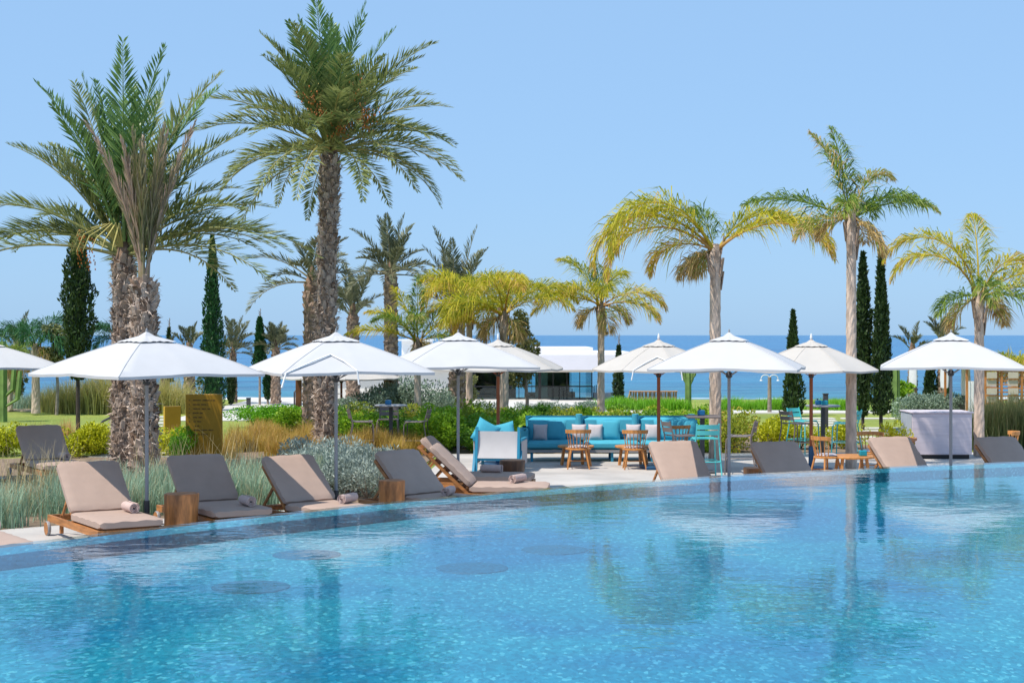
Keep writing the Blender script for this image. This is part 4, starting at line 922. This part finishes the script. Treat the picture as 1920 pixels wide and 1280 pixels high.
queen_palm(1127, 41, 572, .095, [(170, 35, 1.9, 85, .3), (195, 20, 2.0, 75, .35), (140, 68, 2.0, 70, .25), (5, 32, 1.9, 95, .4), (-15, 15, 1.7, 80, .45), (60, 60, 1.8, 80, .3), (270, 50, 1.6, 110, .25), (100, 80, 1.2, 30, .1, GQ), (225, 45, 1.7, 100, .3)], 'queen palm with yellow fronds right before the open sea and pavilion roof end'.replace('right ', ''), 64, ll=.6)
queen_palm(945, 40, 590, .12, ring(11, 22, 62, 2.1, 95, 5) + [(188, 20, 1.6, 120, .55)], 'queen palm with dense yellow crown and hanging golden frond by the pavilion glass', 65, ll=.62)
queen_palm(783, 40, 640, .085, [(185, 22, 1.85, 45, .3), (165, 55, 1.7, 70, .3), (95, 86, 1.75, 10, .12, GQ), (30, 60, 2.0, 60, .25, GQ), (8, 45, 1.7, 75, .25), (350, 20, 1.2, 70, .3, GQ), (270, 60, 1.4, 90, .2, GQ), (140, 74, 1.7, 40, .3), (210, 55, 1.5, 90, .2, GQ)], 'slim young queen palm with upright spear in front of the white pavilion wall', 66, ll=.5)
queen_palm(880, 42, 562, .09, ring(9, 30, 65, 1.8, 100, 9), 'queen palm mingling with the upright date palm crown', 69, ll=.62)
queen_palm(67, 50, 650, .13, [(170, 40, 1.9, 110, .2), (20, 60, 1.7, 130, .15), (60, 70, 1.9, 110, .15), (120, 60, 1.8, 110, .15), (-30, 40, 1.5, 130, .1), (200, 60, 1.6, 130, .2), (270, 60, 1.4, 140, .15)], 'deep green queen palm beside the dark cypress', 67, 'leaf_queen_deep', ll=.7)
queen_palm(18, 52, 668, .10, ring(6, 30, 60, 1.3, 110, 3), 'small green queen palm near the columnar cactus', 68, 'leaf_queen_green')
queen_palm(226, 52, 640, .10, [(180, 55, 1.3, 110, .1), (160, 20, 1.1, 90, .1), (200, 65, 1.2, 120, .1), (0, 50, 1.2, 100), (90, 60, 1.2, 90)], 'deep green queen palm peeking from behind the twin trunks', 70, 'leaf_queen_deep', ll=.6)
queen_palm(1903, 50, 690, .12, ring(9, 15, 60, 1.15, 100, 8), 'small yellow queen palm behind the slatted cabana', 71)

# ------------------------------------------------------------------ cypresses, shrubs, grasses
def cloud(n, sampler, size, m, seed, up=.0, aspect=.5, tone=(.1, .9), hfac=0.):
    r = np.random.default_rng(seed); np.random.seed(seed)
    P, N = sampler(r, n)
    D = unit(N * .6 + r.normal(size=(n, 3)) * .7 + np.array([0, 0, up])); ln = size * r.uniform(.6, 1.3, n)
    clump = np.sin(P[:, 0] * 5.1 + seed) * np.sin(P[:, 1] * 4.3) * np.sin(P[:, 2] * 4.7 + 1)
    T = np.clip(tone[0] + (tone[1] - tone[0]) * r.random(n) * .8 + clump * .15, 0, 1)
    V, Fc, T2 = blades(P - D * ln[:, None] * .3, D, ln, ln * aspect, T, side=r.normal(size=(n, 3)) + N * 1.2)
    return npmesh('foliage', V, Fc, m, T2)
def lumpy(seed, lumps, inner=.55):
    """sampler over a union of ellipsoid lumps (cx,cy,cz,rx,ry,rz), mostly near their skins"""
    A = np.array(lumps, float); wgt = (A[:, 3] * A[:, 4] + A[:, 4] * A[:, 5] + A[:, 3] * A[:, 5]); wgt /= wgt.sum()
    def f(r, n):
        k = r.choice(len(A), n, p=wgt); d = unit(r.normal(size=(n, 3))); q = np.where(r.random(n) < .8, r.uniform(.82, 1.08, n), r.uniform(inner, .9, n))[:, None]
        P = A[k, :3] + d * A[k, 3:] * q; low = P[:, 2] < .0; P[low, 2] = r.random(low.sum()) * .1; return P, d
    return f
def column(h0, h1, rad, seed):
    """spindle of ascending sprays; rad(u) radius along the height"""
    def f(r, n):
        u = r.random(n) ** .9; a = r.uniform(0, 2 * math.pi, n); z = h0 + (h1 - h0) * u
        lob = 1 + .16 * np.sin(a * 3 + z * 2.1 + seed) + .13 * np.sin(a * 5 - z * 4.7) + .10 * np.sin(z * 9 + a * 2)
        q = np.where(r.random(n) < .8, r.uniform(.8, 1.1, n), r.uniform(.4, .85, n)); rr = rad(u) * lob * q
        return np.stack([rr * np.cos(a), rr * np.sin(a), z], 1), np.stack([np.cos(a), np.sin(a), 0 * a + .3], 1)
    return f
def cypress(px, d, top, bot, r, label, seed, m='leaf_cypress', shape='col', n=5200, bare=0.):
    t = thing('cypress_tree', label, 'cypress', (gx(px, d), d, GZ), 0, 'columnar cypress trees'); h1 = zz(top, d) - GZ; h0 = max(zz(bot, d) - GZ, .02)
    pr = {'col': lambda u: r * (.35 + .65 * np.sin(np.clip(u * 3.2 + .12, 0, 1.57))) * np.clip((1.02 - u) / .5, .08, 1) ** .8,
          'cone': lambda u: r * np.clip(1.03 - u, .03, 1) ** .85 * np.clip(.6 + u * 4, 0, 1),
          'slim': lambda u: r * np.clip(1.03 - u, .05, 1) ** .6}[shape]
    H = h1 - bare
    me = cloud(n, column(h0, H, pr, seed), .13, m, seed, up=1.5, aspect=.38, tone=(.02, .8))
    cr = link('crown', me, t); 
    mb = MB(); zs = np.linspace(0, 1, 12); mb.lathe([(max(.01, float(pr(u)) * .62), h0 + (H - h0) * float(u)) for u in zs], 12); mb.build('inner_foliage', m, cr)
    MB().tube([(0, 0, -.05), (0, 0, (h0 + h1) / 2), (0.02, 0, h1)], [max(.045, r * .17), .035, .012], 8).build('trunk', 'trunk_dark' if h1 - bare > 3.5 else 'trunk_olive', t, True)
    if bare:
        mb = MB()
        for k in range(14): a = k * 2.4; z = H - .1 + bare * k / 14; mb.tube([(0, 0, z), (.07 * math.cos(a), .07 * math.sin(a), z + .09)], [.01, .003], 4)
        mb.build('bare_twigs', 'trunk_olive', t)
cypress(146, 40.6, 400, 712, .36, 'broad dark cypress on a bare trunk beside the twin palms', 1, n=7500)
cypress(398, 53, 442, 778, .50, 'tall bright green cypress widening at its foot behind the signboard', 2, 'leaf_cypress_bright', 'cone', 7500)
cypress(487, 57, 578, 692, .24, 'slender cypress with bare tip on a thin trunk by the surf', 3, 'leaf_cypress_bright', 'slim', 2600, bare=.35)
cypress(502, 57.5, 684, 748, .15, 'small cypress on a thin stem beside the slender bare-tipped one', 4, 'leaf_cypress_bright', 'col', 1300)
cypress(317, 58, 596, 716, .15, 'thin young cypress near a small date palm trunk', 5, 'leaf_cypress', 'slim', 1500, bare=.4)
cypress(433, 57, 684, 760, .15, 'narrow cypress clinging to the small seaside date palm trunk', 6, 'leaf_cypress', 'col', 1300)
cypress(1487, 49, 583, 790, .34, 'bushy cypress beside the shower post', 7, 'leaf_cypress', 'cone', 5200)
cypress(1618, 41.4, 474, 782, .22, 'tall cypress next to the pale queen palm trunk', 8, n=5200)
cypress(1652, 41.0, 468, 778, .31, 'tall cypress widening low down, standing nearer the counter', 9, shape='cone', n=6500)
cypress(1160, 56, 626, 750, .20, 'small cypress with thin top at the end of the pavilion', 10, 'leaf_cypress', 'slim', 2000, bare=.45)
cypress(1744, 55, 662, 746, .24, 'small cypress between two small date palms', 13, 'leaf_cypress', 'slim', 2000)
cypress(1777, 54, 700, 748, .13, 'tiny cypress beside the closed parasol', 14, 'leaf_cypress', 'slim', 900)
def tree(px, d, top, bot, r, label, seed, m='leaf_olive', n=2600):
    t = thing('olive_tree', label, 'tree', (gx(px, d), d, GZ), 0, 'small olive trees'); h1, h0 = zz(top, d) - GZ, zz(bot, d) - GZ; rd = random.Random(seed)
    l = [(rd.uniform(-.5, .5) * r, rd.uniform(-.5, .5) * r, h0 + (h1 - h0) * (k + .5) / 7, r * rd.uniform(.45, .75), r * rd.uniform(.45, .75), (h1 - h0) * .13) for k in range(7)]
    link('crown', cloud(n, lumpy(seed, l, .2), .12, m, seed, aspect=.5), t)
    mb = MB(); mb.tube([(0, 0, -.05), (.04, 0, h0 * .6), (-.03, .03, h0 + .3), (0, 0, h1 * .85)], [.06, .05, .04, .015], 8); mb.build('trunk', 'trunk_olive', t, True)
    mb = MB()
    for q in l: mb.tube([(0, 0, q[2] - .35), (q[0] * .6, q[1] * .6, q[2] - .1), (q[0], q[1], q[2] + .1)], [.025, .016, .006], 5)
    mb.build('branches', 'trunk_olive', t)
tree(986, 43, 588, 718, .45, 'small olive tree in front of the pavilion glass', 1)
tree(875, 56, 690, 748, .38, 'pale olive shrub tree against the pavilion corner', 2, n=1500)
tree(106, 50, 612, 690, .45, 'pale olive tree beside the dark cypress', 3, n=1800)
tree(190, 57, 697, 712, .22, 'tiny flat-topped plant on a thin stem before the sea', 4, n=350)
tree(28, 54, 668, 735, .35, 'small dark tree behind the columnar cactus', 5, n=1200)
tree(1690, 50, 715, 750, .45, 'rounded green bush tree beside the tall cypress pair', 6, 'leaf_hedge', n=1500)
def cactus(px, d, top, label, seed, arms):
    t = thing('columnar_cactus', label, 'cactus', (gx(px, d), d, GZ), 0, 'columnar cacti'); h = zz(top, d) - GZ
    def col(pts, r, name='arm'):
        mb = MB(); pts = [Vector(p) for p in pts]; n_ = 15; vs = []; fs = []
        P = [pts[0].lerp(pts[1], k / 3) for k in range(3)] + [pts[1].lerp(pts[2], k / 6) for k in range(7)]
        for i, p in enumerate(P):
            for k in range(n_): a = 2 * math.pi * k / n_; rr = r * (1.0 if k % 3 else 1.35) * (1 - .55 * (i / len(P)) ** 6); vs.append(p + Vector((rr * math.cos(a), rr * math.sin(a), 0)))
        for i in range(len(P) - 1):
            for k in range(n_): fs.append((i * n_ + k, i * n_ + (k + 1) % n_, (i + 1) * n_ + (k + 1) % n_, (i + 1) * n_ + k))
        fs.append(tuple((len(P) - 1) * n_ + k for k in range(n_))); mb.add(vs, fs); mb.build(name, 'cactus', t)
    col([(0, 0, -.1), (0, 0, h * .4), (0, 0, h)], .09, 'stem')
    for dx, z0, z1 in arms: col([(0, 0, z0), (dx, 0, z0 + .25), (dx * 1.2, 0, z1)], .06)
cactus(6, 46, 640, 'big columnar cactus with upright arms at the lawn edge', 1, ((.28, .7, 1.7), (-.25, 1.0, 2.1), (.42, .4, 1.5)))
cactus(1290, 54, 692, 'candelabra cactus rising behind the hedge near the reed screen', 2, ((.12, .75, 1.35), (-.13, .8, 1.3), (.2, .9, 1.4), (-.2, .95, 1.4)))
cactus(1678, 49, 672, 'pale columnar cactus beside the tall cypresses', 3, ((.08, .3, 1.5), (-.12, .6, 1.6)))
def shrub_meshes(n, m, size, count, w_, h_, aspect=.5, up=.3, seed0=0, lumps=9):
    out = []
    for s in range(count):
        rd = random.Random(seed0 + s); L_ = [(rd.uniform(-.55, .55) * w_, rd.uniform(-.55, .55) * w_, h_ * rd.uniform(.25, .75), w_ * rd.uniform(.3, .5), w_ * rd.uniform(.3, .5), h_ * rd.uniform(.25, .42)) for _ in range(lumps)]
        out.append(cloud(n, lumpy(s, L_), size, m, seed0 + s, up=up, aspect=aspect))
    return out
def shrubs(name, meshes, spots, label, group, cat='shrub', stem='trunk_olive'):
    sm = None
    mb = MB()
    for k in range(6): a = k * 1.05; mb.tube([(0, 0, -.03), (.12 * math.cos(a), .12 * math.sin(a), .2), (.28 * math.cos(a), .28 * math.sin(a), .5)], [.02, .014, .005], 5)
    sm = mb.mesh('stem', stem)
    for i, (x, y, s, sz) in enumerate(spots):
        t = thing(name, label, cat, (x, y, GZ - .01), random.uniform(0, 6), group); t.scale = (s, s, sz)
        link('foliage', meshes[i % len(meshes)], t); link('stem', sm, t)
hm = shrub_meshes(4200, 'leaf_hedge', .085, 3, .75, 1.0, .55, .5, 100) + shrub_meshes(3800, 'leaf_hedge_dark', .09, 2, .75, .95, .5, .5, 120) + shrub_meshes(2800, 'leaf_hedge_gold', .085, 2, .7, 1.1, .5, .9, 130)
hm = [hm[k] for k in (0, 3, 1, 5, 2, 4, 0, 6, 1)]
sp = []
for row, (yy_, a, b_, h_) in enumerate(((33.9, -1.5, 5.2, .78), (35.2, -1.8, 5.4, .82), (36.6, -3.6, 5.4, .80), (38.0, -5.3, 5.2, .70), (39.5, -4.8, 4.8, .66))):
    x = a
    while x < b_: sp.append((x, yy_ + random.uniform(-.2, .2), random.uniform(.85, 1.1), h_ * random.uniform(.88, 1.14))); x += random.uniform(.85, 1.1)
for lo_, hi_, lab in ((0, 34.5, 'bright green hedge shrub at the deck edge directly behind the sofa'), (34.5, 35.9, 'bright green shrub in the second row of the hedge bank'), (35.9, 37.3, 'bright green shrub in the middle of the hedge bank'), (37.3, 50, 'bright green shrub at the back of the hedge bank below the pavilion')):
    shrubs('hedge_shrub', hm, [q for q in sp if lo_ <= q[1] < hi_], lab, 'hedge shrubs behind the sofa')
gm = shrub_meshes(3600, 'leaf_grey', .075, 3, .75, .9, .4, .5, 200)
shrubs('grey_shrub', gm, [(gx(690, 44), 44.3, 1.15, 1.25), (gx(735, 44), 44.8, 1.35, 1.55), (gx(790, 44), 44.6, 1.35, 1.52), (gx(660, 43), 43, .9, .95), (gx(820, 44), 44, .9, 1.1)], 'large rounded grey-green shrub against the white pavilion wall', 'grey-green shrubs by the pavilion')
shrubs('lavender_shrub', gm, [(gx(px, 45), 45 + random.uniform(-.4, .4), .75, .72) for px in (905, 940, 985, 1015, 1040, 1065, 1092, 1115)], 'low grey-green lavender shrub in front of the pavilion glass', 'lavender shrubs before the pavilion', stem='trunk_olive')
shrubs('silver_bush', gm, [(gx(px, 46), 46 + random.uniform(-.5, .5), 1.0, .95) for px in (1712, 1735, 1760, 1785, 1805)], 'grey-green bush beyond the pale counter near the cabana', 'grey bushes beyond the counter')
ym = shrub_meshes(2600, 'leaf_yellow', .07, 2, .7, .75, .6, .4, 300)
shrubs('yellow_shrub', ym, [(gx(px, 33), 33 + random.uniform(-.4, .4), 1., z_) for px, z_ in ((128, .8), (155, .9), (185, .85))], 'yellow-green leafy shrub between the set-back lounger and the twin palms', 'yellow-green shrubs')
shrubs('yellow_shrub', ym, [(gx(px, 33), 33 + random.uniform(-.4, .4), 1., z_) for px, z_ in ((318, .8), (338, .6))], 'yellow-green leafy shrub between the twin palms and the signboard', 'yellow-green shrubs')
shrubs('yellow_shrub', ym, [(gx(8, 33), 33.1, 1., .95)], 'yellow-green leafy shrub beside the set-back lounger near the cactus', 'yellow-green shrubs')
shrubs('flowering_shrub', shrub_meshes(1100, 'leaf_yellow', .08, 2, .55, .8, .5, .8, 320), [(gx(px, 35), 34.8 + random.uniform(-.4, .4), .9, z_) for px, z_ in ((1432, .85), (1452, .9), (1475, .8), (1500, .75), (1530, .6), (1562, .7), (1590, .7))], 'loose yellow-flecked shrub between bar table and lawn', 'yellow shrubs by the lawn')
shrubs('potted_shrub', ym, [(gx(1682, 31.5), 31.5, .55, 1.1)], 'yellow-green shrub growing from the terracotta planter', 'planter shrub')
bm_ = shrub_meshes(2600, 'leaf_bright', .06, 2, .8, .6, .6, .5, 340)
shrubs('low_green_shrub', bm_, [(gx(px, 43), 43 + random.uniform(-.4, .4), 1.15, .9) for px in (475, 500, 525, 548)], 'low vivid green shrub behind the golden grasses', 'vivid green low shrubs')
shrubs('low_green_shrub', bm_, [(gx(340, 31), 31.3, .5, 1.05)], 'small vivid green shrub touching the gold signboard', 'vivid green low shrubs')
sm_ = shrub_meshes(2600, 'leaf_silver', .075, 3, .55, .75, .3, .9, 360)
shrubs('silver_shrub', sm_, [(gx(px, d), d, .95, z_) for px, d, z_ in ((560, 28.5, .85), (600, 27.4, .95), (640, 26.4, 1.0), (672, 25.6, 1.0), (700, 25.2, .95), (655, 24.6, .9), (625, 25.2, .85), (690, 24.2, .8), (580, 26.8, .8), (715, 26.5, .8))], 'silvery grey felt-leaved shrub behind the loungers', 'silver shrubs behind the loungers')
def tuft(n, h, spread, m, seed, wd=.012, droop=.5, tone=(.1, .7), seg=3):
    r = np.random.default_rng(seed); a = r.uniform(0, 2 * math.pi, n); B = np.stack([r.normal(0, spread * .35, n), r.normal(0, spread * .35, n), np.zeros(n)], 1)
    lean = np.abs(r.normal(0, .35, n)) * droop + .08; hh_ = h * r.uniform(.55, 1.1, n); tn = tone[0] + (tone[1] - tone[0]) * r.random(n)
    out = np.stack([np.cos(a), np.sin(a), 0 * a], 1); side = np.stack([-np.sin(a), np.cos(a), 0 * a], 1); Vs = []; Ts = []
    for k in range(seg + 1):
        u = k / seg; c = B + out * (lean * hh_ * u ** 2 * 1.2)[:, None] + np.array([0, 0, 1.]) * (hh_ * (u - .25 * lean * u ** 3))[:, None]
        ww = wd * (1 - u * .9)
        Vs += [c - side * ww, c + side * ww]; Ts += [tn + .25 * u, tn + .25 * u]
    V = np.stack(Vs, 1).reshape(-1, 3); K = 2 * (seg + 1); base = np.arange(n)[:, None] * K
    Fc = [np.concatenate([base + np.array([[2 * k, 2 * k + 1, 2 * k + 3, 2 * k + 2]]) for k in range(seg)])]
    return npmesh('blades', V, Fc, m, np.stack(Ts, 1).ravel())
def grasses(name, meshes, spots, label, group):
    for i, (x, y, s) in enumerate(spots): o = link(name, meshes[i % len(meshes)], None, (x, y, GZ - .015), (0, 0, random.uniform(0, 6)), s); tag(o, label, 'grass clump', group)
def scatter(n, fx, fy, s0, s1): return [(fx(random.random()), 0, 0) for _ in range(n)]
bl = [tuft(230, .62, .5, 'grass_blue', 500 + k, .009, .7) for k in range(4)]
sp = []
for _ in range(95):
    x = random.uniform(-9.5, -2.6); y0 = float(np.interp(x, [-9.5, -6.6, -4.3, -2.2], [17.4, 20.9, 22.3, 23.8])); y = y0 + random.random() ** 1.3 * 4.0
    if x > -3.3 and y < 24.8: continue
    sp.append((x, y, random.uniform(.75, 1.15) * (1 if y < y0 + 3 else .9)))
for a_, b_, lab in ((-20, -6.3, 'blue-green grass clump beyond the sunlit lounger with the wheel showing'), (-6.3, -4.6, 'blue-green grass clump around the foot of the twin palms'), (-4.6, 0, 'blue-green grass clump between the signboard and the silver shrubs')):
    grasses('blue_grass_clump', bl, [q for q in sp if a_ <= q[0] < b_], lab, 'blue-green grass clumps')
sd_ = [tuft(26, 1.05, .5, 'grass_seed', 520 + k, .007, .45, seg=4) for k in range(3)]
grasses('seed_grass_clump', sd_, [(gx(px, d), d, random.uniform(.8, 1.05)) for px, d in ((15, 22.5), (45, 22.8), (70, 23.2), (95, 23.5), (120, 24), (30, 24), (85, 22.3), (280, 24.5), (300, 25), (330, 26), (430, 27), (470, 27.5), (450, 28.4), (360, 26))], 'tall straw-coloured seeding grass rising over the beds', 'straw seed grasses')
gd_ = [tuft(260, .5, .35, 'grass_gold', 540 + k, .007, .9) for k in range(3)]
sp = [(gx(px, d), d, random.uniform(.8, 1.2)) for px, d in [(random.uniform(420, 600), random.uniform(32, 39)) for _ in range(34)] + [(random.uniform(640, 800), random.uniform(32.2, 35)) for _ in range(16)]]
grasses('golden_grass_clump', gd_, sp[:34], 'golden feather grass clump between the signboard and the tallest palm', 'golden feather grasses')
grasses('golden_grass_clump', gd_, sp[34:], 'golden feather grass clump around the dark round bar table', 'golden feather grasses')
grasses('russet_grass_clump', [tuft(200, .55, .3, 'grass_gold', 560, .007, .6, (.7, 1.))], [(gx(336, 35), 35, 1.), (gx(125, 38), 38, 1.0), (gx(85, 37), 37, .8)], 'russet feather grass clump near the lawn', 'russet grasses')
dn = [tuft(420, 1.0, .8, 'grass_dune', 580 + k, .012, 1.0) for k in range(3)]
grasses('dune_grass_clump', dn, [(gx(px, d), d, s) for px, d, s in ((105, 52, 1.0), (125, 51, 1.1), (150, 52, 1.15), (170, 52, 1.3), (195, 51, 1.4), (205, 53, 1.4), (300, 51, 1.2), (318, 52, 1.3), (335, 51, 1.), (85, 53, .8))], 'yellow dune grass clump on the far lawn edge', 'dune grasses')
grasses('dune_grass_clump', [tuft(300, .55, .9, 'grass_blue', 590, .012, 1.0)], [(gx(px, 54), 54 + random.uniform(-1, 1), 1.0) for px in (15, 30, 45, 60, 75, 90)], 'grey-green dune grass before the breaking waves', 'grey dune grasses')
gv = [tuft(420, .48, .8, 'leaf_bright', 595 + k, .014, 1.1) for k in range(2)]
grasses('shore_grass_clump', gv, [(gx(px, 54), 54 + random.uniform(-1.5, 1), random.uniform(.7, 1.0)) for px in list(range(1140, 1280, 14)) + list(range(1365, 1480, 12)) + list(range(1545, 1600, 12))], 'green shore grass at the far lawn edge by the sea', 'green shore grasses')
rs = [tuft(420, 1.15, .6, 'grass_rush', 600 + k, .009, .45) for k in range(3)]
sp = [(gx(px, d), d, random.uniform(.85, 1.1)) for px, d in [(random.uniform(1838, 1990), random.uniform(33.8, 37)) for _ in range(26)]]
grasses('rush_clump', rs, sp, 'tall dark green rush clump behind the slim palm and counter', 'dark rushes')
grasses('lawn_tuft', [tuft(160, .5, .35, 'grass_dune', 620, .009, .8)], [(gx(px, 38), 37 + random.uniform(-2, 2), random.uniform(.7, 1.1)) for px in (5, 20, 48, 60, 100, 118)], 'pale grass tuft behind the lounger set back in the beds', 'pale grass tufts')
